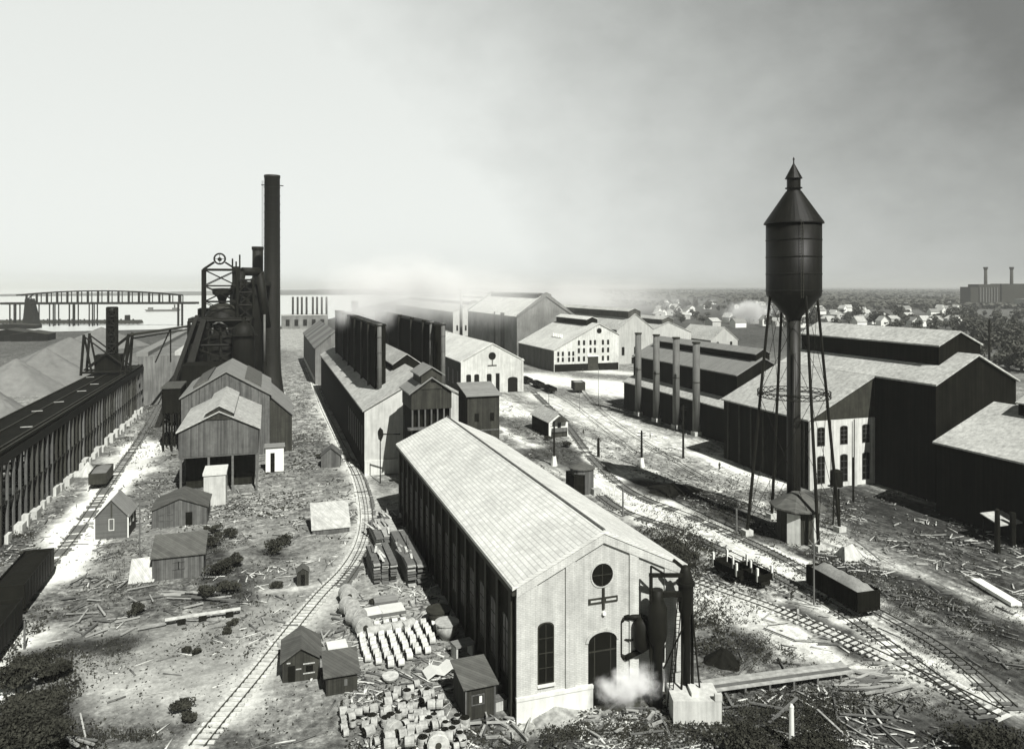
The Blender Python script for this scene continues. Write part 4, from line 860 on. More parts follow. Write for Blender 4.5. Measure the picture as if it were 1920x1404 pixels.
# ------------------------------------------------------------------ ore bridges by the water
def ore_bridge():
    Z = 850.0; s = Z / F
    P = lambda px, py: (lambda c: Vector((c[0], c[1], CAMH - (py - HY) * s)))(cam2w((px - CX) * s, Z))
    def at(px, py, dz=0):
        c = cam2w((px - CX) * s, Z + dz); return Vector((c[0], c[1], CAMH - (py - HY) * s))
    b0 = at(190, 612); r = thing('ore_bridge', 'far black ore bridge with an arched truss on thin legs above the bright water', 'bridge crane', (b0[0], b0[1], 0))
    def topy(px): t = (px - 35) / (340 - 35); return 553.5 - 8 * (1 - (2 * t - 1) ** 2) if 0 <= t <= 1 else 566
    for dz in (-4, 4):
        mb = MB(); mb.cyl(at(5, 569, dz), at(370, 568, dz), 1.3, n=6)
        xs = [35 + i * (305 / 16) for i in range(17)]
        for a, b in zip(xs[:-1], xs[1:]): mb.cyl(at(a, topy(a), dz), at(b, topy(b), dz), .75, n=5)
        mb.build('chord', M['iron'], r)
    for i, a in enumerate([35 + i * (305 / 16) for i in range(1, 17)]):
        MB().cyl(at(a, 568, -4), at(a, topy(a), -4), 1.25 if i < 15 else 2.0, n=6).cyl(at(a, 568, 4), at(a, topy(a), 4), .6, n=5).build('upright', M['iron'], r)
    for a, wd in ((24, 1.0), (32, .9), (68, .9), (98, .9), (105, .9), (135, 1.0), (142, .9), (172, .9), (178, .9), (338, 1.6)):
        l = MB()
        for dz in (-5, 5):
            p = at(a, 568, dz); l.cyl((p[0], p[1], 0), p, wd * .8, n=6)
        l.build('leg', M['iron'], r)
    MB().hexa([at(48, 612, -6), at(72, 612, -6), at(72, 612, 6), at(48, 612, 6), at(52, 560, -5), at(60, 560, -5), at(60, 560, 5), at(52, 560, 5)]).build('shear_leg', M['iron'], r)
    MB().cyl(at(50, 562), at(64, 551), .7, n=6).build('hoist_boom', M['iron'], r)
    MB().hexa([at(205, 570, -4), at(214, 570, -4), at(214, 570, 4), at(205, 570, 4), at(205, 567, -4), at(214, 567, -4), at(214, 567, 4), at(205, 567, 4)]).build('trolley', M['iron'], r)
    b0 = Vector(cam2w((120 - CX) * 900. / F, 900) + (0,)); q = thing('unloading_pier', 'low dark unloading pier with timber fendering under the ore bridge', 'pier', (b0[0], b0[1], 0))
    Z2 = 900.; s2 = Z2 / F
    def a2(px, z, dz): c = cam2w((px - CX) * s2, Z2 + dz); return (c[0], c[1], z)
    yz = CAMH - (606 - HY) * s2; yt = CAMH - (600 - HY) * s2
    MB().hexa([a2(-40, yz, -6), a2(265, yz, -6), a2(265, yz, 6), a2(-40, yz, 6), a2(-40, yt, -6), a2(262, yt, -6), a2(262, yt, 6), a2(-40, yt, 6)]).build('deck', M['irong'], q)
    for k in range(40):
        px = -35 + k * 7.6; MB().cyl(a2(px, 0, -5), a2(px, yt + .4 + (k % 3) * .6, -5), .9, n=6).build('pile', M['iron'], q)
    MB().hexa([a2(236, yt, -3), a2(242, yt, -3), a2(242, yt, 3), a2(236, yt, 3), a2(236, yt + 6, -3), a2(242, yt + 6, -3), a2(242, yt + 6, 3), a2(236, yt + 6, 3)]).build('bollard_hut', M['iron'], q)
    MB().hexa([a2(205, yt, -6), a2(216, yt, -6), a2(216, yt, 6), a2(205, yt, 6), a2(206, yt + 15, -5), a2(214, yt + 15, -5), a2(214, yt + 15, 5), a2(206, yt + 15, 5)]).build('tower', M['iron'], q)
    # dark ships / sheds left of the piles
    for i, (px, py, wpx, hpx, lb) in enumerate(((55, 640, 60, 18, 'dark low shed among the ore cones under the bridge crane'), (12, 640, 70, 22, 'dark low shed at the left edge under the bridge crane'), (20, 618, 80, 10, 'flat dark shed on the shore at far left'))):
        x, y = G(px, py); Z3 = x * ST + y * CT; w_ = wpx * Z3 / F / 2; h_ = hpx * Z3 / F
        g = gabled('yard_shed', lb, 'shed', x - w_, x + w_, y, y + 25, h_ * .7, h_, front='darkclad', roof='irong', oh=.4)
        MB().ext('f', y, rect(x - 2, x + 2, 0, h_ * .5), 0, .1).build('door', M['glass'], g)
    # breakwater and ship on the lake
    x, y = cam2w((305 - CX) / F * 1350, 1350)
    v = thing('lake_steamer', 'tiny hazy ship lying on the bright water beyond the bridge crane', 'ship', (x, y, 0))
    MB().prismx([(-4, .3), (4, .3), (6, 4), (-6, 4)], x - 28, x + 30).build('hull', M['stackg'], v) if False else None
    m = MB(); m.hexa([(x - 26, y - 5, .2), (x + 26, y - 5, .2), (x + 26, y + 5, .2), (x - 26, y + 5, .2), (x - 29, y - 6, 4), (x + 30, y - 6, 4), (x + 30, y + 6, 4), (x - 29, y + 6, 4)]); m.build('hull', M['stackg'], v)
    MB().box(x - 24, x - 16, y - 4, y + 4, 4, 8).build('wheelhouse', M['stackg'], v); MB().box(x + 16, x + 26, y - 4, y + 4, 4, 7).build('deckhouse', M['stackg'], v)
    MB().cyl((x + 20, y, 7), (x + 20, y, 13), 1.2, n=8).build('funnel', M['irong'], v)
ore_bridge()
def distance_left():
    # striped shed and row of eight thin stacks beyond
    x0, y0 = G(556, 690); 
    r = gabled('striped_shed', 'shed with a striped metal roof right of the tall chimney', 'building', 20.5, 38.5, 352, 470, 17, 24.5, front='fargrey', sidem='greyclad', roof='stripe', oh=.5)
    MB().ext('l', 20.5, rect(356, 466, 1, 3), 0, .2).build('plinth', M['farwall'], r)
    Z = 800.; s = Z / F
    bx, by = cam2w((572 - CX) * s, Z)
    b = thing('power_house', 'hazy power house block carrying the row of eight thin stacks on the horizon', 'building', (bx, by, 0))
    MB().box(bx - 24, bx + 24, by, by + 30, 0, 14).build('wall', M['fargrey'], b); MB().box(bx - 24.5, bx + 24.5, by - .5, by + 30.5, 14, 14.8).build('roof', M['roof'], b)
    for k in range(5): MB().ext('f', by, rect(bx - 20 + k * 9, bx - 16 + k * 9, 3, 10), 0, .1).build('window', M['glass'], b)
    for i, px in enumerate((543, 552, 560, 569, 581, 589, 598, 607)):
        x, y = cam2w((px - CX) * s, Z + 12); t = CAMH - (557 - HY) * s
        c = thing('thin_stack', 'one of eight thin skyline stacks right of the tall chimney', 'chimney', (x, y, 0), 0, 'eight thin stacks on the skyline')
        MB().cyl((x, y, 0), (x, y, t), 1.25, 1.1, 10).build('shaft', M['stack'], c, True)
    x, y = cam2w((665 - CX) / F * 420, 420)
    q = thing('vent_tower', 'small dark square tower head poking through the steam above the boiler stacks', 'tower', (x, y, 0))
    MB().box(x - 1.2, x + 1.2, y - 1.2, y + 1.2, 0, 33).build('shaft', M['stackg'], q); MB().box(x - 1.8, x + 1.8, y - 1.8, y + 1.8, 33, 37).build('head', M['iron'], q)
distance_left()
def factory_right():
    Z = 1600.; s = Z / F
    def U(px): return cam2w((px - CX) * s, Z)
    bx, by = U(1880); b = thing('distant_factory', 'distant dark factory block under two slim chimneys on the right skyline', 'building', (bx, by, 0))
    for px0, px1, y0 in ((1835, 1875, 533), (1878, 1925, 532), (1820, 1834, 538)):
        a = U(px0); c = U(px1); h = CAMH - (y0 - HY) * s
        MB().hexa([(a[0], a[1], 0), (c[0], c[1], 0), (c[0] + 12, c[1] + 36, 0), (a[0] + 12, a[1] + 36, 0), (a[0], a[1], h), (c[0], c[1], h), (c[0] + 12, c[1] + 36, h), (a[0] + 12, a[1] + 36, h)]).build('block', M['irong'], b)
    for k in range(7):
        a = U(1838 + k * 5.2); MB().box(a[0] - 1.2, a[0] + 1.2, a[1] - 1.2, a[1] - .6, 12, 44).build('bay_pilaster', M['stackg'], b)
    a = U(1905); MB().box(a[0] - 20, a[0] + 24, a[1] - 40, a[1] - 12, 0, 20).build('annex', M['farwall'], b)
    for px, nm in ((1856, 'left of two slim dark chimneys above the distant factory'), (1905, 'right of two slim dark chimneys above the distant factory')):
        x, y = U(px); c = thing('factory_chimney', nm, 'chimney', (x, y + 10, 0), 0, 'chimneys of the distant factory')
        MB().cyl((x, y + 10, 0), (x, y + 10, 86), 4.0, 3.0, 14).build('shaft', M['irong'], c, True); MB().lathe(x, y + 10, [(3.0, 81), (4.6, 86.5), (4.6, 88)], 14).build('crown', M['irong'], c)
factory_right()
# ------------------------------------------------------------------ railway tracks
def smooth_poly(pts, step):
    P = [Vector(G(*p)) for p in pts]; out = []
    n = len(P)
    for i in range(n - 1):
        p0 = P[max(0, i - 1)]; p1 = P[i]; p2 = P[i + 1]; p3 = P[min(n - 1, i + 2)]
        for k in range(12):
            t = k / 12; out.append(.5 * ((2 * p1) + (p2 - p0) * t + (2 * p0 - 5 * p1 + 4 * p2 - p3) * t * t + (-p0 + 3 * p1 - 3 * p2 + p3) * t ** 3))
    out.append(P[-1])
    res = [out[0]]; acc = 0
    d = [0]
    for a, b in zip(out[:-1], out[1:]): d.append(d[-1] + (b - a).length)
    L = d[-1]; m = int(L / step); j = 0; res = []
    for i in range(m + 1):
        s_ = i * step
        while j < len(d) - 2 and d[j + 1] < s_: j += 1
        t = (s_ - d[j]) / max(1e-6, d[j + 1] - d[j]); res.append(out[j].lerp(out[j + 1], t))
    return res
TIE = {}
def track(label, pts, ties='show', z=.14, gauge=1.5, light=True, maxties=95, tl=2.7, ts=.95):
    q = smooth_poly(pts, ts); r = thing('railway_track', label, 'railway track', (q[0][0], q[0][1], 0))
    nrm = []
    for i in range(len(q)):
        a = q[max(0, i - 1)]; b = q[min(len(q) - 1, i + 1)]; d = (b - a).normalized(); nrm.append((Vector((-d[1], d[0])), d))
    rail = M['railm']
    for sg in (-1, 1):
        mb = MB(); vs = []; fs = []
        for i in range(0, len(q), 2):
            n_, d = nrm[i]; c = q[i] + n_ * sg * gauge / 2
            for dx, dz in ((-.05, 0), (.05, 0), (.04, .15), (-.04, .15)): p = c + n_ * dx; vs.append((p[0], p[1], z + .1 + dz))
        k = len(vs) // 4
        for i in range(k - 1):
            for e in range(4): fs.append((i * 4 + e, i * 4 + (e + 1) % 4, i * 4 + 4 + (e + 1) % 4, i * 4 + 4 + e))
        mb.add(vs, fs); mb.build('rail', rail, r)
    if ties:
        rest = MB(); rr = random.Random(int(q[0][0] * 10))
        for i in range(len(q)):
            n_, d = nrm[i]; l = tl * rr.uniform(.9, 1.08) / 2; w_ = .17; c = q[i] + n_ * rr.uniform(-.08, .08); d2 = (d + n_ * rr.uniform(-.05, .05)).normalized(); n2 = Vector((-d2[1], d2[0]))
            ps = [c + n2 * l * a + d2 * w_ * b for a, b in ((-1, -1), (1, -1), (1, 1), (-1, 1))]
            hx = [(p[0], p[1], z - .1) for p in ps] + [(p[0], p[1], z + .11) for p in ps]
            if i < maxties and ties == 'show': MB().hexa(hx).build('sleeper', M['tie'], r)
            elif rr.random() < .75: rest.hexa(hx)
        if rest.v: tag(rest.build('sleepers', M['plankd' if ties != 'show' else 'tie'], r), kind='stuff')
    return r
track('curved siding with bare pale sleepers passing left of the boarded shack', [(368,1404),(420,1340),(480,1268),(545,1185),(600,1118),(648,1068),(676,1018),(683,965),(672,905),(652,860),(628,812),(603,760),(586,712),(577,690)])
track('sunken second siding beside the curved one, entering the dark shed', [(640,1100),(672,1050),(690,1000),(690,950),(676,900),(655,862)], ties='few', maxties=0)
track('near track with heavy bare sleepers running down to the bottom right corner', [(1885,1345),(1760,1283),(1600,1208),(1450,1143),(1300,1090),(1180,1040),(1120,1000)], tl=2.9)
track('upper rails of the sandy double line under the water tower', [(1895,1330),(1760,1215),(1600,1125),(1450,1040),(1300,972),(1180,922),(1110,860),(1060,795),(1000,735)], ties='few', maxties=0)
track('lower rails of the sandy double line under the water tower', [(1850,1345),(1700,1235),(1560,1140),(1420,1065),(1280,1000),(1170,960),(1120,925)], ties='few', maxties=0)
track('siding on bright sand under the ore trestle', [(40,1110),(100,1052),(150,990),(190,930),(232,868),(268,815),(298,760),(318,720)], ties='few', maxties=0)
track('rails beyond the timber hut curving to the office block', [(1190,850),(1120,795),(1060,750),(1000,718),(960,700)], ties=None, maxties=0)
track('outer rails in front of the black four stack shed', [(1330,905),(1240,850),(1170,805),(1120,765),(1090,730)], ties=None, maxties=0)
# ------------------------------------------------------------------ small houses and shacks
def shack(name, label, cx, cy, wd, dp, e, rz, rot=0, wall='wood', roof='roofd', gable=True, door=None, wins=(), side=None, trim=None, cat='shack', hback=None, oh=.3):
    r = thing(name, label, cat, (cx, cy, -.1), rot); local(r); w2 = wd / 2
    if gable:
        MB().prism([(-w2, 0), (w2, 0), (w2, e), (0, rz), (-w2, e)], 0, dp, 0, 1).build('wall', [M[wall], M[side or wall]], r)  # a darker side material paints the shade of the side walls
        s = (rz - e) / w2
        MB().prism([(-w2 - oh, e - oh * s + .01), (0, rz + .01), (w2 + oh, e - oh * s + .01), (w2 + oh, e - oh * s + .14), (0, rz + .14), (-w2 - oh, e - oh * s + .14)], -oh, dp + oh).build('roof', M[roof], r)
    else:
        MB().prismx([(0, 0), (dp, 0), (dp, rz), (0, e)], -w2, w2, 0, 0).build('wall', M[wall], r)
        s = (rz - e) / dp
        MB().prismx([(-oh, e - oh * s + .01), (dp + oh, rz + oh * s + .01), (dp + oh, rz + oh * s + .14), (-oh, e - oh * s + .14)], -w2 - oh, w2 + oh).build('roof', M[roof], r)
    if door: MB().ext('f', 0, rect(door[0], door[1], 0, door[2]), -.02, .04).build('door', M['glass'], r)
    for a0, a1, z0, z1 in wins: window(r, 'f', 0, rect(a0, a1, z0, z1), frame=trim or wall, bars=False, fr=.1)
    return r
x, y = G(209, 1009); h = shack('gabled_cottage', 'small clapboard cottage with white trimmed window beside the bright siding', x, y, 5.4, 6.2, 4.0, 7.0, R(-3), 'clap', 'roofg', wins=[(-.35, .35, 1.6, 3.5)], side='woodd', trim='white', cat='cottage')
for a in (-2.72, 2.72): MB().box(a - .1, a + .1, -.1, .02, 0, 4.1).build('corner_board', M['white'], h)
MB().ext('f', 0, rect(-.12, .12, 3.8, 6.4), 0, .1).build('flue_board', M['woodd'], h)
for a in (1.3, 3.7): MB().ext('r', 2.7, rect(a, a + .8, 1.8, 3.2), -.02, .05).build('window', M['white'], h)
x, y = G(337, 986); h = shack('low_cabin', 'low wide grey cabin with two small windows and open dark door behind the shacks', x, y, 9.6, 8.5, 3.4, 5.3, 0, 'wood', 'roofd', door=(1.0, 2.2, 2.6), wins=[(-3.6, -2.6, 1.4, 2.4), (-2.2, -1.2, 1.4, 2.4)], cat='cabin')
x, y = G(334, 1084); h = shack('plank_shack', 'plank shack with a sloping dark roof and pale sheet leaning on its left', x, y, 7.3, 5.0, 3.6, 5.3, 0, 'wood', 'roofd', gable=False, wins=[(-.8, 0, 1.6, 2.6), (.1, .9, 1.6, 2.6)])
x, y = G(266, 1092); t = thing('leaning_sheet', 'pale corrugated sheets leaning against the left of the plank shack', 'sheet', (x, y, 0)); local(t); MB().hexa([(-1.9, 0, 0), (1.7, -.2, 0), (1.7, .0, 0), (-1.9, .2, 0), (-1.8, 2.4, 2.9), (1.9, 2.3, 3.1), (1.9, 2.5, 3.1), (-1.8, 2.6, 2.9)]).build('sheet', M['woodl'], t)
x, y = G(565, 1275); h = shack('boarded_shack', 'dark boarded shack with steep ribbed roof beside the curved siding', x, y, 4.1, 5.4, 2.5, 3.8, R(-2), 'woodd', 'roofd', door=(-1.5, -.7, 1.9), cat='shack')
MB().ext('f', 0, rect(.5, 1.3, 1.0, 1.7), -.02, .03).build('window', M['glass'], h)
for a, b, z in ((.2, 1.5, 1.9), (.2, 1.5, .8), (-.6, .0, 1.4), (-1.6, -1.2, 2.2)): MB().ext('f', 0, rect(a, b, z, z + .13), .04, .08).build('batten', M['woodl'], h)
x, y = G(641, 1299); h = shack('lean_to_shack', 'small dark lean to shack right of the steep roofed one, below the white moulds', x, y, 3.4, 3.2, 2.2, 3.2, 0, 'woodd', 'roofd', gable=False)
MB().ext('f', 0, rect(.25, .6, .9, 1.6), 0, .06).build('window', M['stackg'], h)
x, y = G(901, 1343); h = shack('crane_hut', 'dark hut with lit window pane close to the left wall of the brick building', x, y, 3.3, 4.6, 3.3, 3.9, R(2), 'woodd', 'roofd', gable=False, wins=[(-.9, .3, 1.5, 2.4)], trim='wood')
MB().ext('f', 0, rect(-.15, .15, 1.6, 2.3), .03, .06).build('lit_pane', M['white'], h)
for a in (-1.6, 1.55): MB().box(a - .08, a + .1, -.06, .02, 0, 3.2).build('corner_board', M['wood'], h)
x, y = G(568, 1097); h = shack('privy', 'tiny dark privy standing alone left of the curved siding', x, y, 1.7, 1.7, 2.1, 2.7, 0, 'woodd', 'roofd', cat='privy', door=(-.3, .3, 1.7), oh=.15)
x, y = G(621, 999); h = shack('white_roofed_shed', 'low shed with a bright white sloping roof left of the curved siding', x, y, 6.6, 5.0, 1.0, 4.2, 0, 'wood', 'woodl', gable=False, cat='shed', oh=.2)
x, y = G(620, 876); h = shack('pitched_hut', 'weathered hut with broken roof tight beside the track by the long dark shed', x, y, 4.6, 4.5, 3.1, 5.0, R(-8), 'wood', 'wood', cat='hut')
x, y = G(1047, 818); h = shack('timber_office', 'timber office with dark side wall, pale porch and bay window in the sandy yard', x, y, 6.2, 15.0, 4.8, 7.2, 0, 'white', 'roof', side='darkclad', cat='hut', oh=.5)
MB().ext('f', 0, rect(-2.2, 2.6, 1.6, 2.7), 0, .9).build('porch_rail', M['stackg'], h); MB().prism([(-1.9, 4.6), (2.5, 4.6), (.3, 6.2)], -1.4, 0).build('porch_gable', M['woodd'], h)
MB().ext('f', 0, rect(-.3, .8, 2.7, 4.6), 0, .06).build('window', M['glass'], h); MB().ext('f', 0, rect(-2.3, 2.7, -.5, 1.5), 0, .5).build('undercroft', M['woodd'], h)
x, y = G(1100, 926); h = thing('drum_shed', 'dark drum shed with a shallow round roof beside the sandy road', 'shed', (x, y, 0)); local(h)
MB().lathe(0, 2.6, [(2.6, -.1), (2.6, 5.2)], 14).build('wall', M['wood'], h); MB().lathe(0, 2.6, [(2.9, 5.1), (2.9, 5.3), (.2, 6.4)], 14).build('roof', M['roofd'], h)
MB().box(-3.0, -.4, 0, 4.6, -.1, 4.2).build('side_box', M['darkclad'], h); MB().box(1.2, 3.0, -1.2, .4, -.1, 1.1).build('step', M['plank'], h)
x, y = G(1884, 1012); h = thing('open_shelter', 'small open shelter with two pale roof panels in the dark yard at right edge', 'shelter', (x, y, 0)); local(h)
for a in (-2.8, 2.4): 
    for b in (-1.2, 1.8): MB().cyl((a, b, -.1), (a, b, 3.4), .16, n=6).build('post', M['iron'], h)
MB().hexa([(-3.4, -1.8, 3.3), (3.0, -1.8, 3.3), (3.4, 2.2, 4.3), (-3.2, 2.2, 4.3), (-3.4, -1.8, 3.5), (3.0, -1.8, 3.5), (3.4, 2.2, 4.5), (-3.2, 2.2, 4.5)]).build('roof', M['roof'], h)
MB().cyl((-.9, -2.2, -.1), (-.9, -2.2, 5.6), .5, n=8).build('flue_pipe', M['iron'], h)
x, y = G(1598, 1045); h = thing('canvas_cover', 'white canvas sheet draped over a heap beside the right tower leg', 'canvas', (x, y, 0)); local(h)
MB().hexa([(-2.6, -1.2, -.1), (1.4, -1.6, -.1), (2.9, 2.0, -.1), (-1.6, 2.4, -.1), (-1.6, .0, 1.9), (-.2, -.2, 2.4), (.9, .9, 1.5), (-1.0, 1.2, 1.6)]).hexa([(1.0, -1.0, -.1), (3.2, -.4, -.1), (3.4, 2.0, -.1), (1.4, 2.2, -.1), (1.2, .2, 1.3), (2.4, .3, .7), (2.6, 1.2, .6), (1.4, 1.4, 1.1)]).build('sheet', M['concrete'], h)
MB().cyl((.3, -.2, 3.1), (3.4, -2.6, 0), .12, n=5).build('prop', M['plankd'], h)
# ------------------------------------------------------------------ railway cars
def gondola(label, px, py, rz, L, W, H, load='gravel', body='woodd', grp=None, z=.3, name='gondola_car', loadh=.5):
    x, y = G(px, py); r = thing(name, label, 'railway car', (x, y, z), rz, grp); local(r)
    mb = MB(); t = .12; mb.box(-W / 2, W / 2, -L / 2, L / 2, .9, 1.1)
    mb.box(-W / 2, -W / 2 + t, -L / 2, L / 2, 1.1, 1.1 + H); mb.box(W / 2 - t, W / 2, -L / 2, L / 2, 1.1, 1.1 + H); mb.box(-W / 2 + t, W / 2 - t, -L / 2, -L / 2 + t, 1.1, 1.1 + H); mb.box(-W / 2 + t, W / 2 - t, L / 2 - t, L / 2, 1.1, 1.1 + H)
    for k in range(int(L / 1.4)):
        yy = -L / 2 + .3 + k * 1.4
        for s_ in (-1, 1): mb.box(s_ * W / 2 - .06, s_ * W / 2 + .06, yy, yy + .14, .9, 1.12 + H)
    mb.build('body', M[body], r)
    for yy in (-L * .32, L * .32):
        b = MB().box(-.9, .9, yy - 1.1, yy + 1.1, .35, .88).build('bogie', M['iron'], r)
        for s_ in (-1, 1):
            for d in (-.75, .75): MB().cyl((s_ * .8, yy + d, .42), (s_ * .68, yy + d, .42), .42, n=12).build('wheel', M['iron'], b)
    if load:
        n = 14; m = 6; vs = []; fs = []; rr = random.Random(5)
        for i in range(n + 1):
            for j in range(m + 1):
                a = j / m * 2 - 1; e = min(1, min(i, n - i) / 2.0); vs.append((a * (W / 2 - t - .01), -L / 2 + t + .01 + i / n * (L - 2 * t - .02), 1.0 + H * .9 + loadh * (1 - a * a) * e + rr.uniform(-.12, .12)))
        for i in range(n):
            for j in range(m): fs.append((i * (m + 1) + j, i * (m + 1) + j + 1, (i + 1) * (m + 1) + j + 1, (i + 1) * (m + 1) + j))
        MB().add(vs, fs).build('load', M[load], r, True)
    return r
def ang(p, q): a = Vector(G(*q)) - Vector(G(*p)); return math.atan2(-a[0], a[1])
gondola('gravel filled dark gondola on the sandy line right of the lamp pole', 1578, 1132, ang((1640, 1150), (1500, 1070)), 10.6, 3.7, 2.5, 'gravel', 'darkclad', loadh=1.0)
gondola('open hopper car carrying ore on the bright siding under the trestle', 190, 908, ang((170, 950), (215, 885)), 9.5, 3.6, 2.2, 'ore', 'irong')
for i, (px, py, lb) in enumerate(((46, 1118, 'farther of the two coal black cars on the near left siding, square end showing'), (-30, 1240, 'nearer coal black car on the left siding, cut off by the left edge'))):
    gondola(lb, px, py, ang((20, 1190), (90, 1095)), 15.0, 4.0, 3.0, 'coal', 'iron', 'coal cars on the near left siding')
for i, (px, py) in enumerate(((1030, 735), (1008, 726), (987, 718))):
    gondola(['nearest', 'middle', 'farthest'][i] + ' of three low dark flat cars by the white shop', px, py, ang((1040, 742), (985, 716)), 12.5, 3, 1.2, None, 'iron', 'low dark cars by the white shop')
gondola('lone dark round loaded car on the white plaza before the office block', 1084, 735, ang((1100, 745), (1060, 720)), 7, 4.6, 3.2, 'gravel', 'irong')
x, y = G(1455, 1130)
for i, (px, py, lb) in enumerate(((1372, 1082, 'left empty timber frame truck with white posts beside the sandy road'), (1410, 1092, 'right empty timber frame truck with white posts beside the sandy road'))):
    r = gondola(lb, px, py, ang((1420, 1100), (1360, 1070)), 5.5, 3, .8, None, 'darkclad', 'timber frame trucks beside the sandy road', name='flat_truck')
    for a, b in ((-1.4, -2.6), (1.4, -2.6), (-1.4, 2.6), (1.4, 2.6)): MB().box(a - .14, a + .14, b - .14, b + .14, 1, 3).build('stake', M['white'], r)
# ------------------------------------------------------------------ gas washer / hoist frame at the gable
def hoist_frame():
    cx, cy = cam2w(17.2, 80.0)
    r = thing('pipe_hoist', 'tall black pipe frame with riveted columns and ladder standing before the brick gable', 'hoist', (cx, cy, 0), -TH); local(r)
    MB().lathe(-1.6, -.4, [(.55, 0), (.55, 6.5), (.9, 7.2), (1.05, 8), (1.05, 10.6), (.6, 11.6), (.6, 12.6)], 18).build('riveted_column', M['iron'], r, True)
    MB().lathe(1.5, 0, [(.5, 0), (.5, 9.6), (.75, 10.2), (.8, 13.6), (.5, 14.6), (.3, 15.0)], 18).build('riveted_column', M['iron'], r, True)
    MB().cyl((-2.3, -.4, 0), (-2.3, -.4, 14.2), .2, n=8).build('mast', M['iron'], r)
    MB().cyl((2.25, .1, 0), (2.2, .1, 13.2), .17, n=8).build('mast', M['iron'], r)
    MB().lathe(-3.1, .6, [(.2, 5.4), (.9, 6.0), (.9, 8.6), (.2, 9.2)], 16).build('receiver_tank', M['iron'], r, True)
    MB().box(-2.5, 1.8, -.5, -.2, 13.9, 14.3).build('beam', M['iron'], r); MB().box(-1.6, 1.6, -.55, -.15, 11.8, 12.35).build('beam', M['iron'], r)
    MB().cyl((-2.3, -.4, 15.1), (-.6, -.4, 14.1), .12, n=6).cyl((-2.3, -.4, 15.1), (-2.3, -.4, 14.1), .12, n=6).build('brace', M['iron'], r)
    mb = MB(); a0, a1 = Vector((-.6, -1.4, 0)), Vector((.9, -.5, 12.6))
    for s_ in (-.22, .22): mb.cyl(a0 + Vector((s_, 0, 0)), a1 + Vector((s_, 0, 0)), .06, n=5)
    for k in range(30): p = a0.lerp(a1, (k + .5) / 30); mb.cyl(p + Vector((-.22, 0, 0)), p + Vector((.22, 0, 0)), .035, n=4)
    mb.build('ladder', M['iron'], r)
    MB().cyl((-1.0, -.6, 4.2), (1.4, -.3, 9.0), .09, n=5).cyl((.6, -1.6, 0), (1.2, -.2, 7), .13, n=6).cyl((2.2, -.1, 10), (3.0, -1.0, 0), .1, n=5).build('brace', M['iron'], r)
    mb = MB(); mb.path([(-2.2, .6, 8.9), (-3.0, .8, 9.1), (-5.0, 1.0, 9.0), (-5.4, 1.0, 8.5), (-5.4, 1.0, 5.0), (-4.9, .9, 4.6), (-3.0, .7, 5.6)], .3, 10); mb.path([(-5.4, 1.0, 6.6), (-4.0, .8, 6.6)], .12, 6); mb.build('loop_pipe', M['iron'], r, True)
    MB().lathe(1.5, 0, [(1.0, 13.0), (1.0, 13.3)], 16).build('flange', M['iron'], r)
    mb = MB(); mb.cyl((1.2, 0, 14.8), (.2, 0, 15.6), .2, n=6).cyl((1.6, 0, 14.8), (2.6, .2, 15.2), .15, n=6).build('head_sheave', M['iron'], r)
hoist_frame()
x, y = G(1306, 1356); b = thing('concrete_block', 'white concrete foundation block at the foot of the black pipe frame', 'foundation', (x, y, 0), -TH); local(b)
MB().box(-2.4, 2.6, 0, 3.6, -.2, 2.3).build('block', M['concrete'], b); MB().box(-.3, .5, .8, 2.6, 2.3, 2.7).build('bed_plate', M['plinth'], b); MB().box(1.9, 2.65, -.05, .4, 2.3, 3.0).build('upstand', M['concrete'], b)
# timber walkway and plank stacks
def beam_between(root, name, p, q, w_, t, mat):
    p = Vector(p); q = Vector(q); d = (q - p).normalized(); n = Vector((-d[1], d[0], 0)).normalized() * w_ / 2; u = Vector((0, 0, t))
    return MB().hexa([p - n, p + n, q + n, q - n, p - n + u, p + n + u, q + n + u, q - n + u]).build(name, mat, root)
p0 = GV(1322, 1288, .8); p1 = GV(1590, 1252, .8)
t = thing('timber_walkway', 'long pale timber walkway raised on props running right from the black pipe frame', 'walkway', (p0[0], p0[1], 0))
dv = (p1 - p0); nn = Vector((-dv[1], dv[0], 0)).normalized()
for k, o in enumerate((-.9, -.3, .3, .9)): beam_between(t, 'long_board', p0 + nn * o + Vector((0, 0, .02 * k)), p1 + nn * o + Vector((0, 0, .02 * k)), .5, .14, M['plank'] if k != 1 else M['plankd'])
for k in range(6): p = p0.lerp(p1, (k + .4) / 6); beam_between(t, 'trestle_leg', (p[0], p[1], -.2), (p[0] + .05, p[1], .78), .25, .02, M['plankd']); MB().box(p[0] - .12, p[0] + .12, p[1] - 1.1, p[1] + 1.1, -.2, .78).build('prop', M['plankd'], t)
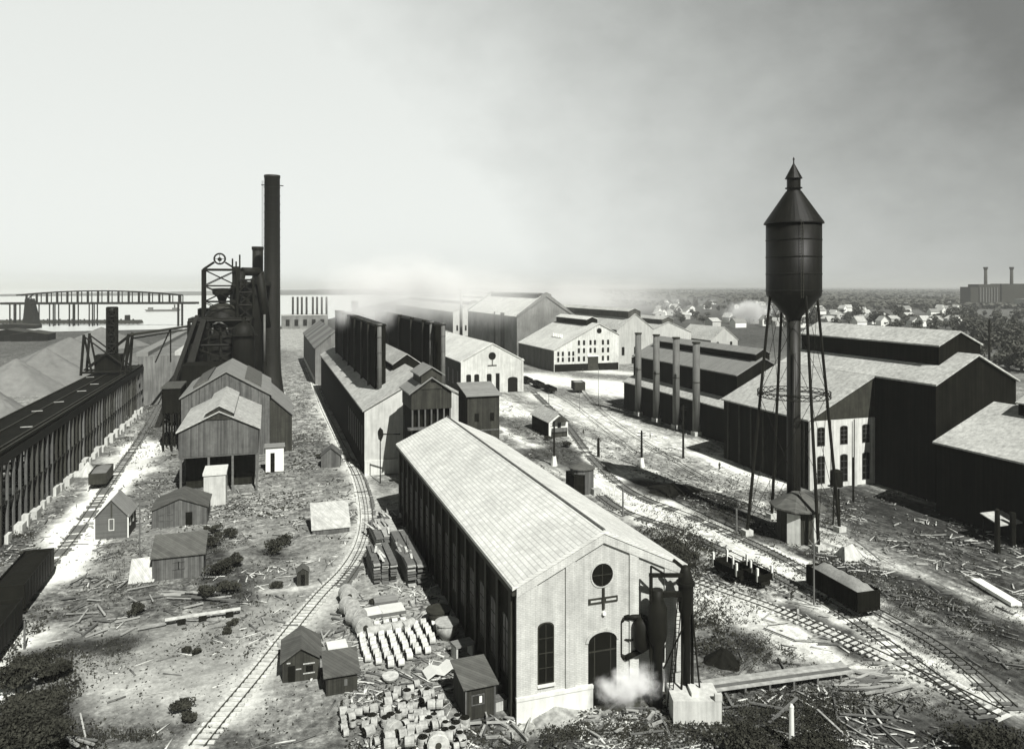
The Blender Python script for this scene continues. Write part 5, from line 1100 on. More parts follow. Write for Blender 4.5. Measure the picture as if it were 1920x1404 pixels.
# ------------------------------------------------------------------ lumber stacks
def lumber(label, px, py, wd, L, H, rz=0, seed=1):
    x, y = G(px, py); r = thing('lumber_stack', label, 'lumber stack', (x, y, 0), rz, 'lumber stacks along the brick building'); local(r); rr = random.Random(seed)
    cols = max(2, int(wd / 1.15)); layers = int(H / .34)
    for c in range(cols):
        x0 = -wd / 2 + c * wd / cols
        for k in range(layers):
            a, b = x0 + .05 + rr.uniform(0, .08), x0 + wd / cols - .1 - rr.uniform(0, .1); z = -.1 + k * .34; e0 = rr.uniform(-.55, .55)
            MB().box(a, b, e0, L + rr.uniform(-.6, .6), z + .1, z + rr.uniform(.22, .32)).build('board_layer', M['plankd' if rr.random() < .55 else 'plank'], r)
            if k % 1 == 0: 
                pass
        MB().box(x0 + .1, x0 + wd / cols - .15, .5, L - .5, -.1, H - .25).build('board_core', M['plankd'], r)
    for k in range(9):
        a_ = rr.uniform(-.25, .25); q0 = Vector((rr.uniform(-wd / 2, wd / 2 - .6), rr.uniform(0, L * .6), layers * .34 + .02 + k * .02)); q1 = q0 + Vector((math.sin(a_), math.cos(a_), 0)) * rr.uniform(2, 4.5); beam_between(r, 'loose_board', q0, q1, .35, .12, M[rr.choice(('plank', 'tie', 'plankd'))])
    return r
lumber('near left lumber stack with gridded ends beside the curved siding', 723, 1092, 3.8, 9.0, 3.2, 0, 1)
lumber('long lumber stack with a black shaded side close to the brick building', 782, 1096, 3.0, 17, 3.3, 0, 2)
lumber('farther lumber stack behind the near left one', 728, 1030, 4.4, 10, 2.4, 0, 3)
lumber('farthest low lumber stack by the far corner of the brick building', 738, 986, 4.2, 6, 1.6, 0, 4)
# ------------------------------------------------------------------ moulds, drums, wheels
def mould_proto(rim, face, rad, L, name, label, cat, grp):
    r = thing(name, label, cat, (0, 0, 0), 0, grp); local(r)
    mb = MB(); n = 14
    def ring(x_, r_): return [(x_, r_ * math.cos(2 * math.pi * i / n), r_ * math.sin(2 * math.pi * i / n) + rad) for i in range(n)]
    secs = [ring(-L / 2, rad * .96), ring(-L * .46, rad), ring(-L * .2, rad * 1.03), ring(-L * .18, rad * .98), ring(L * .18, rad * .98), ring(L * .2, rad * 1.03), ring(L * .46, rad), ring(L / 2, rad * .96)]
    fs = [(k * n + i, k * n + (i + 1) % n, (k + 1) * n + (i + 1) % n, (k + 1) * n + i) for k in range(7) for i in range(n)]
    mb.add([p for s in secs for p in s], fs); mb.build('rim', M[rim], r)
    MB().cyl((-L / 2 - .012, 0, rad), (L / 2 + .012, 0, rad), rad * .93, rad * .93, n).cyl((-L / 2 - .1, 0, rad), (L / 2 + .1, 0, rad), rad * .28, rad * .28, 8).build('web', M[face], r)  # end faces painted dark for shade, rims pale as if sunlit
    return r
pr = mould_proto('mould', 'iron', .45, .74, 'cast_roll', 'white topped cast roll in the close rows left of the brick building', 'roll', 'white topped rolls standing in close rows')
first = True; rr = random.Random(11)
for c in range(9):
    rows = (9, 10, 11, 11, 10, 9, 8, 6, 4)[c]
    for k in range(rows):
        v = 99.0 - k * 1.1 + rr.uniform(-.1, .1) - (c > 5) * 1.5; u = 11.2 + c * 1.2 + rr.uniform(-.1, .1) + (k * .02)
        z_ = rr.choice((-.02, 0, .05)); a_ = rr.uniform(-.07, .07)
        if first: pr.location = (u, v, z_); first = False
        else: dup(pr, (u, v, z_), a_)
pd_ = mould_proto('mouldd', 'iron', .52, .72, 'rough_casting', 'grey disc shaped casting in the crowded heap at the bottom, left of the hut', 'casting', 'disc castings crowded at the bottom')
first = True
for row in range(13):
    for c in range(17):
        px = 646 + c * 13.7 + rr.uniform(-5, 5); py = 1288 + row * 9.8 + rr.uniform(-4, 4)
        if px < 725 and py < 1335: continue
        if py < 1292 + abs(px - 775) * .28: continue
        if px > 832 and py < 1350 or px < 700 and py > 1378: continue
        if rr.random() < .22: continue
        x, y = G(px, py); s_ = rr.uniform(.65, 1.05); z_ = rr.choice((-.15, 0, .1, .45))
        if first: pd_.location = (x, y, 0); first = False; continue
        d = dup(pd_, (x, y, z_), rr.gauss(0, .25)); d.scale = (s_ * rr.uniform(.8, 1.5), s_, s_)
        if rr.random() < .3: d.rotation_euler = (0, R(90), rr.uniform(0, 3)); d.location.x += .5; d.location.z = .5
def drum(label, px, py, rad, L, rot, mat='mouldd', name='cast_drum', lying=True, z=0, grp=None, cat='drum'):
    x, y = G(px, py); r = thing(name, label, cat, (x, y, rad if lying else z), 0, grp); local(r)
    r.rotation_euler = (R(90), 0, rot) if lying else (0, 0, rot)
    MB().lathe(0, 0, [(rad * .97, -L / 2), (rad, -L / 2 + .05), (rad, L / 2 - .05), (rad * .97, L / 2)], 24).build('body', M[mat], r)
    MB().lathe(0, 0, [(rad * 1.07, L * .28), (rad * 1.07, L * .36)], 24).build('rim', M[mat], r); MB().lathe(0, 0, [(rad * .3, -L / 2 - .1), (rad * .3, L / 2 + .1)], 12).build('hub', M['irong'], r)
    return r
drum('big wheel like casting with dark face among the heap at the bottom', 737, 1386, .95, .8, R(30))
drum('large pale ring casting cut by the bottom edge near the hut', 822, 1412, 1.0, .8, R(-10), 'mould')
for i, (px, py, a, lb) in enumerate(((652, 1128, 10, 'farthest ribbed drum of the row lying beside the curved siding'), (655, 1152, 25, 'second ribbed drum in the row beside the curved siding'), (668, 1172, 40, 'third ribbed drum in the row beside the curved siding'), (680, 1188, 15, 'nearest ribbed drum, its round face toward the lean to shack'))):
    drum(lb, px, py, 1.15, 1.9, R(a), grp='ribbed drums lying beside the curved siding')
for i, (px, py) in enumerate(((700, 1190), (722, 1186), (745, 1182), (765, 1178))): drum('small rusty drum in the loose line behind the pale moulds, number %s from left' % ('one', 'two', 'three', 'four')[i], px, py, .6, 1.8, R(95 + i * 8), 'mouldd', grp='rusty drums behind the pale moulds')
def kettle(label, px, py, rad, h, mat):
    x, y = G(px, py); r = thing('slag_pot', label, 'slag pot', (x, y, 0)); local(r)
    MB().lathe(0, 0, [(rad * .45, -.1), (rad * .9, h * .5), (rad, h), (rad * .85, h), (rad * .7, h * .6), (.1, h * .35)], 20).build('bowl', M[mat], r, True); MB().lathe(0, 0, [(rad * 1.05, h - .1), (rad * 1.05, h + .08)], 20).build('rim', M[mat], r)
kettle('tilted dark pot right of the pale mould rows', 838, 1196, 1.5, 2.1, 'mouldd'); kettle('second dark pot close to the black side wall, behind the tilted one', 822, 1168, 1.6, 1.9, 'irong'); kettle('shallow white rimmed pot just below the pale mould rows', 732, 1276, .9, .6, 'mould')
x, y = G(868, 1230); t = thing('workbench', 'low pale topped bench between the pots and the crane hut', 'bench', (x, y, 0), .2); local(t); MB().box(-1.3, 1.3, -.8, .9, 1.5, 1.75).build('top', M['roofg'], t)
for a in (-1.1, 1.1): MB().box(a - .1, a + .1, -.7, .8, -.1, 1.5).build('leg', M['woodl'], t)
x, y = G(828, 1262); t = thing('scalloped_plate', 'white scalloped plate lying left of the crane hut roof', 'plate', (x, y, 0), .1); local(t)
MB().prism([(-2, .0), (-1, .55), (0, .15), (1, .75), (2.0, .35), (2.0, .5), (1, .95), (0, .33), (-1, .75), (-2, .2)], -.9, 1.2).build('sheet', M['canvas'], t)
for px, py, a, w_, l_, lb in ((698, 1152, .1, 2.3, 2.6, 'left of two pale slabs lying behind the mould rows'), (735, 1146, .05, 3.2, 2.8, 'right of two pale slabs lying behind the mould rows'), (722, 1128, 0, 3.2, 2.2, 'grey slab lying in front of the near left lumber stack'), (634, 1222, .05, 2.4, 4.2, 'pale boarded platform behind the lean to shack')):
    x, y = G(px, py); t = thing('flat_slab', lb, 'slab', (x, y, 0), a); local(t); MB().box(-w_ / 2, w_ / 2, -l_ / 2, l_ / 2, -.1, .55).build('slab', M['canvas' if 'pale' in lb else 'roofg'], t); MB().box(-w_ / 2 - .08, w_ / 2 + .08, -l_ / 2 - .1, -l_ / 2, .1, .5).build('edge', M['plankd'], t)
for px, py, w_, h_, lb in ((944, 1302, 1.5, 1.3, 'upper pale board box between the crane hut and the brick corner'), (940, 1330, 1.3, 1.0, 'lower pale board box between the crane hut and the brick corner')):
    x, y = G(px, py); t = thing('board_box', lb, 'box', (x, y, 0), .15); local(t); MB().box(-w_ / 2, w_ / 2, 0, 1, -.1, h_).build('box', M['woodl'], t); MB().box(-w_ / 2 - .1, w_ / 2 + .1, -.1, 1.1, h_, h_ + .1).build('lid', M['wood'], t)
# ------------------------------------------------------------------ poles
def pole(px, py, top, label, arm=None, r0=.16, mat='plankd', name='telegraph_pole', base=None):
    x, y = G(px, py); h = HT(top, x, y); r = thing(name, label, 'pole', (x, y, -.1), -TH); local(r)
    MB().cyl((0, 0, 0), (0, 0, h), r0, r0 * .75, 8).build('mast', M[mat], r)
    if arm == 't': MB().box(-.1, 4.6, -.1, .1, h - .25, h).build('arm', M[mat], r)
    if arm == 'x':
        for k in (0, 1): MB().box(-1.0, 1.0, -.07, .07, h - .5 - k * .7, h - .38 - k * .7).build('crossarm', M[mat], r)
    if arm == 'v': MB().cyl((0, 0, h - .9), (-.7, 0, h), .07, n=5).cyl((0, 0, h - .9), (.7, 0, h), .07, n=5).build('fork', M[mat], r)
    if base: MB().lathe(0, 0, [(.9, -.2), (.45, 2.4)], 6).build('base', M['white'], r)
    MB().cyl((0, 0, h), (0, 0, h + .25), r0 * .9, r0 * .4, 6).build('finial', M[mat], r)
    return r
pole(1526, 1135, 1010, 'tall thin pole with small forked head left of the gravel gondola', 'v', .13)
pole(713, 905, 812, 'thin gallows pole with one long arm at the white end wall', 't', .14, 'iron', 'signal_post')
pole(1039, 872, 790, 'dark pole on a white splayed base beyond the slate roof ridge', 'x', .30, 'iron', base=1)
pole(1122, 856, 822, 'short dark pole right of the timber office, on the sand edge', None, .42, 'iron'); pole(1203, 875, 808, 'dark pole with white splayed base in the middle of the grey yard', 'x', .32, 'iron', base=1)
pole(1281, 858, 760, 'tall dark pole between the middle iron stacks and the tower', 'x', .3, 'iron'); pole(1168, 968, 915, 'plain short pole near the brush strip behind the slate roof', None, .2)
pole(1029, 800, 735, 'thin pole standing against the roof of the timber office', None, .12); pole(1087, 770, 735, 'thin pole under the lone round car', None, .1); pole(1122, 760, 690, 'thin pole before the office block', None, .1)
pole(262, 1043, 925, 'thin pole between the gabled cottage and the low cabin', None, .12); pole(46, 1215, 1165, 'short post leaning at the edge of the coal siding', None, .14)
pole(1476, 1005, 968, 'short post beside the octagonal hut', None, .16); pole(1870, 1035, 955, 'thick dark post in front of the open shelter', None, .5, 'iron'); pole(1381, 1000, 955, 'stubby white tipped post beside the sandy road', None, .2)
pole(1600, 940, 858, 'dark lattice like post against the right arched window', None, .22, 'iron'); pole(1484, 1400, 1322, 'pale broken post in the brush at the bottom right', None, .28, 'white', 'broken_post')
pole(1855, 755, 600, 'dark bare pole beyond the big roof at right', None, .5, 'iron')
# ------------------------------------------------------------------ scattered timber: real separate planks
def planks(n, box, label, grp, seed, lmin=2, lmax=6, dens=None, mats=('plank', 'plankd', 'rub'), thick=.16, tilt=.05, name='loose_plank', ang0=None, cat='plank'):
    rr = random.Random(seed); pro = []
    for m in mats:
        o = MB().box(-.5, .5, -.10, .10, -.02, thick).build(name, M[m]); pro.append(o)
    for i in range(n):
        src = pro[i] if i < len(pro) else None
        px = rr.uniform(box[0], box[2]); py = rr.uniform(box[1], box[3]); x, y = G(px, py)
        o = src if src else rr.choice(pro).copy()
        if not src: COL.objects.link(o)
        tag(o, label, cat, grp); o.location = (x, y, .02 + rr.random() * .25)
        a = rr.gauss(ang0, .25) if ang0 is not None else rr.uniform(0, 3.14)
        o.rotation_euler = (0, rr.gauss(0, tilt), a); o.scale = (rr.uniform(lmin, lmax) * .8, rr.uniform(.6, 1.4), rr.uniform(.5, 1.2))
planks(28, (130, 1080, 290, 1190), 'weathered plank in the litter between the plank shack and the coal siding', 'planks scattered below the plank shack', 21, 2, 6)
planks(16, (270, 1110, 420, 1180), 'long board lying across the ground below the dark shrubs', 'boards lying below the dark shrubs', 22, 3, 9, ang0=-.2)
planks(24, (400, 920, 560, 965), 'broken pale plank in the splintered heap right of the white pier', 'splintered planks right of the white pier', 23, 1.2, 4)
planks(24, (545, 740, 605, 880), 'scrap timber strewn left of the long dark shed', 'scrap timber left of the long dark shed', 24, 1.5, 5)
planks(21, (1105, 1290, 1250, 1380), 'splintered plank in the heap under the steaming doorway', 'planks heaped under the doorway', 25, 1.5, 5, tilt=.25)
planks(23, (1590, 1245, 1680, 1300), 'long board stacked crosswise at the right end of the timber walkway', 'boards stacked at the walkway end', 26, 5, 8, ang0=-.25)
planks(18, (1190, 990, 1400, 1090), 'dark timber in the brush strip behind the slate roof', 'timbers in the brush behind the slate roof', 27, 1.5, 5)
planks(16, (1650, 930, 1900, 1060), 'pale plank glinting in the dark yard at right', 'pale planks in the dark yard', 28, 1, 3, mats=('plank', 'rub'))
planks(13, (1420, 1120, 1560, 1220), 'plank lying between the near track and the sandy line', 'planks between the two right hand tracks', 29, 2, 6)
planks(16, (860, 1340, 1010, 1400), 'scrap board in front of the brick gable corner', 'scrap boards before the gable corner', 30, 1, 4)
planks(14, (1330, 1310, 1700, 1404), 'long rough timber tangled in the brush at the bottom right', 'timbers in the bottom right brush', 31, 2, 8, mats=('plankd', 'rub', 'plankd'))
planks(8, (60, 1370, 160, 1404), 'long pale board at the bottom left corner under the dark tree', 'boards at the bottom left corner', 32, 6, 11, ang0=-.75)
planks(13, (920, 735, 985, 790), 'small dark scrap on the white ground before the white shop', 'scrap on the white ground', 33, 1, 4, mats=('plankd', 'plankd'))
planks(18, (480, 1160, 640, 1230), 'pale offcut beside the curved siding', 'offcuts beside the curved siding', 34, .8, 3)
planks(16, (60, 900, 260, 1010), 'timber baulk beside the ore trestle foot', 'timber baulks at the trestle foot', 35, 1.5, 5)
o = MB().box(-4.4, 4.4, -.8, .8, 0, .5).build('white_trough', M['white']); x, y = G(1866, 1112); o.location = (x, y, 0); o.rotation_euler = (0, 0, ang((1890, 1125), (1845, 1098)) + R(90)); tag(o, 'long white trough lying on the pale bank at the right', 'trough')
# fence of small crates / braces
x, y = G(1260, 1065); t = thing('timber_crib', 'dark timber crib with white post in the brush behind the slate roof', 'crib', (x - 3, y + 6, 0)); local(t); MB().box(-2.4, 2.4, 0, 2, 0, 2.6).build('box', M['darkclad'], t); MB().box(.2, .7, -.12, -.02, 0, 3.2).build('post', M['white'], t)
t = thing('workers_bench', 'white trestle frame beside the drum shed', 'trestle', G(1140, 930) + (0,)); local(t)
for a in (-1.2, 0, 1.2): MB().cyl((a, 0, 0), (a + .25, 0, 2.0), .1, n=5).cyl((a + .5, 0, 0), (a + .25, 0, 2.0), .1, n=5).build('leg', M['white'], t)
# ------------------------------------------------------------------ vegetation
def leaf_mesh(name, rx, ry, rz_, n, size, seed, mat, clumps=9, z0=0.2, parent=None, leafs=False):
    r_ = np.random.default_rng(seed); C = r_.normal(size=(clumps, 3)); C /= np.linalg.norm(C, axis=1)[:, None] + 1e-6; C *= r_.uniform(.25, .8, (clumps, 1))
    cr = r_.uniform(.28, .55, clumps); k = r_.integers(0, clumps, n); d = r_.normal(size=(n, 3)); d /= np.linalg.norm(d, axis=1)[:, None]
    p = C[k] + d * (cr[k] * r_.uniform(.5, 1, n) ** .5)[:, None]
    p = p * np.array([rx, ry, rz_]); p[:, 2] = np.maximum(p[:, 2] + rz_ + z0, .05)
    t1 = r_.normal(size=(n, 3)); t1 /= np.linalg.norm(t1, axis=1)[:, None]; t2 = np.cross(t1, r_.normal(size=(n, 3))); t2 /= np.linalg.norm(t2, axis=1)[:, None] + 1e-6
    s = size * r_.uniform(.6, 1.4, (n, 1)); q = np.stack([p - t1 * s, p + t2 * s * .6, p + t1 * s, p - t2 * s * .6], 1).reshape(-1, 3)
    me = bpy.data.meshes.new(name); me.vertices.add(len(q)); me.vertices.foreach_set('co', q.astype('f').ravel()); me.loops.add(n * 4); me.loops.foreach_set('vertex_index', np.arange(n * 4, dtype='i'))
    me.polygons.add(n); me.polygons.foreach_set('loop_start', np.arange(0, n * 4, 4, dtype='i')); me.polygons.foreach_set('loop_total', np.full(n, 4, 'i')); me.update(calc_edges=True); me.materials.append(M[mat])
    o = bpy.data.objects.new(name, me); COL.objects.link(o); o.parent = parent; return o
def tree_proto(name, label, cat, h, rx, n, size, seed, mat='leaf', grp=None, trunk=.3, clumps=10):
    r = thing(name, label, cat, (0, 0, 0), 0, grp); local(r)
    leaf_mesh('crown' if cat == 'tree' else 'foliage', rx, rx, h * .42, n, size, seed, mat, clumps, h * .16, r)
    rr = random.Random(seed); mb = MB(); mb.cyl((0, 0, -.3), (0, 0, h * .5), trunk, trunk * .5, 7)
    for k in range(6):
        a = rr.uniform(0, 6.28); mb.cyl((0, 0, h * rr.uniform(.25, .5)), (rx * .6 * math.cos(a), rx * .6 * math.sin(a), h * rr.uniform(.6, .85)), trunk * .45, trunk * .15, 5)
    mb.build('trunk' if cat == 'tree' else 'stem', M['bark'], r); return r
SH = [(398, 1022, 2.6, 2.2), (432, 1008, 1.8, 2.0), (440, 1062, 1.9, 2), (408, 1078, 2.4, 2.2), (392, 1122, 2.2, 2.0), (430, 1110, 1.8, 1.8), (512, 1036, 2.3, 2.2), (530, 1022, 1.7, 1.8), (345, 1330, 1.5, 1.5), (350, 1352, .9, .9), (398, 1000, 1.6, 1.6), (30, 975, 2.4, 2), (108, 880, 2, 2), (255, 1150, 1.4, 1.2), (520, 1100, 1.2, .8), (438, 1172, .9, .7), (425, 1186, .7, .6), (350, 1222, .8, .5), (366, 1226, .7, .6), (600, 860, 1.4, 1.2), (1065, 838, 2.0, 1.6), (1030, 825, 1.6, 1.2), (700, 1130, .6, .6)]
whr = ['large dark shrub uppermost of the clump right of the plank shack', 'round dark shrub at the top right of the shrub clump', 'dark shrub on the right edge of the shrub clump', 'broad dark shrub in the middle of the shrub clump', 'dark shrub at the bottom of the clump, over the long boards', 'low dark shrub at the lower right of the clump', 'dark round shrub standing apart between clump and white roofed shed', 'smaller shrub touching the round one near the white roofed shed', 'lone leafy bush in the bare foreground left of the near sleepers', 'tiny bush in front of the lone leafy bush', 'dark shrub tight behind the plank shack', 'dark bush at the foot of the trestle near the left edge', 'scrubby bush at the trestle foot behind the hopper car', 'bush among the scattered planks below the leaning sheet', 'low bush left of the privy path', 'little bush on the bare slope above the boarded shack', 'little bush beside the one above the boarded shack', 'left of two dark tufts on the bare slope', 'right of two dark tufts on the bare slope', 'bush beside the broken roofed hut', 'dark bush in front of the timber office', 'low bush left of the timber office foot', 'tuft at the end of the lumber stack']
for i, ((px, py, rx, h), lb) in enumerate(zip(SH, whr)):
    b = tree_proto('shrub', lb, 'shrub', h, rx, int(260 + rx * 260), .17, 50 + i, 'leaf', None, .06, 8); x, y = G(px, py); b.location = (x, y, 0)
# big dark trees in the bottom corners
for i, (px, py, h, rx, lb) in enumerate(((20, 1425, 5.5, 3.6, 'big dark tree filling the bottom left corner'), (75, 1440, 4.0, 2.8, 'dark bush right of the corner tree at the bottom left'), (30, 1300, 3.6, 2.2, 'thin leaved dark tree beside the coal siding'), (100, 1275, 2.2, 1.8, 'smaller dark bush above the corner tree'), (1400, 1420, 2.6, 3.0, 'brushy bush at the bottom edge right of the concrete block'), (1540, 1425, 2.2, 2.6, 'brushy bush at the bottom edge under the broken post'), (1860, 1420, 2.6, 4.0, 'dark bush in the bottom right corner'))):
    b = tree_proto('dark_tree' if h > 3 else 'bush', lb, 'tree' if h > 3 else 'bush', h, rx, 3200, .16, 90 + i, 'leaf', None, .12, 16); x, y = G(px, py); b.location = (x, y, 0)
# brush strip behind slate roof and at the bottom right, low weeds everywhere: uncountable ground cover
def ground_cover():
    r_ = np.random.default_rng(77); P = []
    zones = [((1150, 985, 1420, 1120), 1500, .35), ((1180, 1000, 1330, 1060), 900, .5), ((1320, 1300, 1700, 1404), 2300, .28), ((1500, 1050, 1640, 1100), 500, .3), ((1600, 1080, 1920, 1250), 1700, .22), ((1270, 1130, 1370, 1230), 420, .4),
             ((0, 1200, 130, 1404), 2600, .4), ((100, 1370, 380, 1404), 900, .2), ((880, 1350, 1330, 1404), 1500, .25), ((380, 980, 470, 1140), 500, .25), ((0, 870, 60, 1020), 500, .4), ((930, 790, 1100, 870), 900, .35), ((1190, 890, 1460, 1000), 1200, .3), ((520, 760, 600, 860), 300, .3), ((640, 1320, 880, 1404), 300, .15), ((150, 1180, 260, 1240), 500, .15), ((180, 1010, 300, 1150), 700, .18), ((1330, 1180, 1500, 1260), 300, .3), ((220, 690, 330, 860), 500, .5), ((1480, 940, 1600, 1060), 700, .3)]
    for (x0, y0, x1, y1), n, s in zones:
        px = r_.normal((x0 + x1) / 2, (x1 - x0) / 3.2, n); py = r_.normal((y0 + y1) / 2, (y1 - y0) / 3.2, n)
        for a, b in zip(px, py):
            if b < y0 - 60: continue
            x, y = G(a, b); P.append((x, y, s))
    P = np.array(P); cl = fbm(P[:, 0], P[:, 1], 6, 91, 3); P = P[cl > .44]
    m = 7; n = len(P) * m; base = np.repeat(P, m, 0); off = r_.normal(size=(n, 3)) * base[:, 2:3] * .9; p = np.stack([base[:, 0] + off[:, 0], base[:, 1] + off[:, 1], np.abs(off[:, 2]) * .8], 1)
    t1 = r_.normal(size=(n, 3)); t1 /= np.linalg.norm(t1, axis=1)[:, None]; t2 = np.cross(t1, r_.normal(size=(n, 3))); t2 /= np.linalg.norm(t2, axis=1)[:, None] + 1e-6
    s = (base[:, 2:3] * .55) * r_.uniform(.4, 1.1, (n, 1)); q = np.stack([p - t1 * s, p + t2 * s * .5, p + t1 * s, p - t2 * s * .5], 1).reshape(-1, 3)
    me = bpy.data.meshes.new('weeds'); me.vertices.add(len(q)); me.vertices.foreach_set('co', q.astype('f').ravel()); me.loops.add(n * 4); me.loops.foreach_set('vertex_index', np.arange(n * 4, dtype='i'))
    me.polygons.add(n); me.polygons.foreach_set('loop_start', np.arange(0, n * 4, 4, dtype='i')); me.polygons.foreach_set('loop_total', np.full(n, 4, 'i')); me.update(calc_edges=True); me.materials.append(M['leaf'])
    o = bpy.data.objects.new('weeds', me); COL.objects.link(o); tag(o, 'dark weeds and low brush growing over the yard', 'weeds', None, 'stuff')
ground_cover()
def rubble():
    r_ = np.random.default_rng(5); L = []
    zones = [((0, 1000, 700, 1404), 3000, .16), ((120, 1000, 560, 1230), 2200, .22), ((280, 860, 680, 1010), 2400, .3), ((540, 690, 620, 880), 1500, .5), ((380, 925, 570, 970), 700, .45), ((640, 940, 860, 1404), 2200, .2), ((640, 1290, 880, 1404), 900, .3), ((860, 1290, 1340, 1404), 2200, .28), ((1090, 1280, 1260, 1390), 800, .35),
             ((1150, 980, 1500, 1130), 1600, .3), ((1290, 1100, 1920, 1404), 3600, .2), ((1180, 800, 1500, 960), 1800, .3), ((900, 730, 1200, 900), 1300, .35), ((1560, 920, 1920, 1200), 2600, .25), ((0, 880, 330, 1060), 1500, .3), ((200, 690, 340, 860), 900, .5), ((1440, 940, 1620, 1080), 900, .3), ((1340, 1300, 1720, 1404), 1200, .25), ((1060, 690, 1180, 760), 200, .4)]
    for (x0, y0, x1, y1), n, s in zones:
        n = int(n * 2.0); a = r_.uniform(x0, x1, n); b = r_.uniform(y0, y1, n); Z = F * CAMH / (b - HY); X = (a - CX) / F * Z
        L.append(np.stack([X * CT + Z * ST, Z * CT - X * ST, np.full(n, s)], 1))
    P = np.concatenate(L); cl = fbm(P[:, 0], P[:, 1], 7, 191, 3); P = P[r_.random(len(P)) < np.clip((cl - .3) * 3, .08, 1)]
    onroad = np.zeros(len(P), bool)
    for pts, hw, tv, fe, cc in TONES:
        if tv < .88 or hw < 1: continue
        C = [G(*p) for p in pts]; dd = np.full(len(P), 1e9)
        for (ax, ay), (bx, by) in zip(C[:-1], C[1:]):
            ex, ey = bx - ax, by - ay; tt = np.clip(((P[:, 0] - ax) * ex + (P[:, 1] - ay) * ey) / (ex * ex + ey * ey), 0, 1); dd = np.minimum(dd, np.hypot(P[:, 0] - ax - tt * ex, P[:, 1] - ay - tt * ey))
        onroad |= dd < hw * .95
    P = P[~onroad | (r_.random(len(P)) < .12)]
    for nm, sel, mt, lb in (('rubble', 0, 'rub', 'pale stone and brick rubble littering the yard'), ('clinker', 1, 'irong', 'dark clinker and scrap lumps littering the yard'), ('splinters', 2, 'tie', 'pale splinters and small timber scrap strewn over the yard'), ('timber_scrap', 3, 'plankd', 'dark timber scrap strewn over the yard')):
        Q = P[r_.random(len(P)) < (.45, .45, .12, .14)[sel]]; Q = Q[fbm(Q[:, 0], Q[:, 1], 11, 400 + sel, 3) > (.0, .0, .47, .45)[sel]]; Q = Q[(sel < 2) | ~((Q[:, 1] < 112) & (Q[:, 0] < 9)) | (r_.random(len(Q)) < .12)]; n = len(Q); c = np.array([(x, y, z) for z in (-1, 1) for x, y in ((-1, -1), (1, -1), (1, 1), (-1, 1))], float)
        sz = Q[:, 2][:, None, None] * .62 * r_.uniform(.35, 1.2, (n, 1, 3)) * r_.uniform(.3, 1.0, (n, 1, 1)) ** 1.3; v = c[None] * (sz * r_.uniform(.6, 1.15, (n, 8, 3)) if sel < 2 else np.stack([r_.uniform(.25, 1.1, n), r_.uniform(.04, .11, n), r_.uniform(.03, .12, n)], -1)[:, None, :])
        a = r_.uniform(0, 6.28, n); ca, sa = np.cos(a)[:, None], np.sin(a)[:, None]; vx = v[..., 0] * 1.5 * ca - v[..., 1] * sa; vy = v[..., 0] * 1.5 * sa + v[..., 1] * ca
        v = np.stack([vx + Q[:, 0:1], vy + Q[:, 1:2], v[..., 2] * .6 + .02], -1).reshape(-1, 3)
        f = np.array([(0,3,2,1),(4,5,6,7),(0,1,5,4),(1,2,6,5),(2,3,7,6),(3,0,4,7)]); q = (f[None] + (np.arange(n) * 8)[:, None, None]).reshape(-1, 4)
        me = bpy.data.meshes.new(nm); me.vertices.add(len(v)); me.vertices.foreach_set('co', v.astype('f').ravel()); me.loops.add(q.size); me.loops.foreach_set('vertex_index', q.astype('i').ravel())
        me.polygons.add(len(q)); me.polygons.foreach_set('loop_start', np.arange(0, q.size, 4, dtype='i')); me.polygons.foreach_set('loop_total', np.full(len(q), 4, 'i')); me.update(calc_edges=True); me.materials.append(M[mt])
        o = bpy.data.objects.new(nm, me); COL.objects.link(o); tag(o, lb, 'rubble', None, 'stuff')
rubble()
placed_pile(1355, 1213, 1.7, 68, 'black mound beside the black pipe frame', 12, 'coal', 'mound', 'black_mound'); placed_pile(1040, 1322, 1.0, 105, 'pale sand heap banked against the plinth of the brick gable', 13, 'rub', 'sand heap', 'sand_heap', ry=2.4)
placed_pile(1180, 1290, 1.2, 150, 'dark cinder bank under the steam at the doorway', 14, 'irong', 'cinder bank', 'cinder_bank', ry=2.0); placed_pile(1262, 905, 1.6, 105, 'low black mound partly standing for the water tower shadow on the grey yard', 15, 'coal', 'mound', 'black_mound', ry=5)  # last mound added partly in place of the tower's cast shadow
placed_pile(232, 772, 3.0, 26, 'pale conical sand heap beside the trestle foot', 16, 'concrete', 'sand heap', 'sand_heap'); placed_pile(165, 865, 3.2, 36, 'pale sloping spill at the trestle foot behind the hopper car', 17, 'concrete', 'sand heap', 'sand_heap')
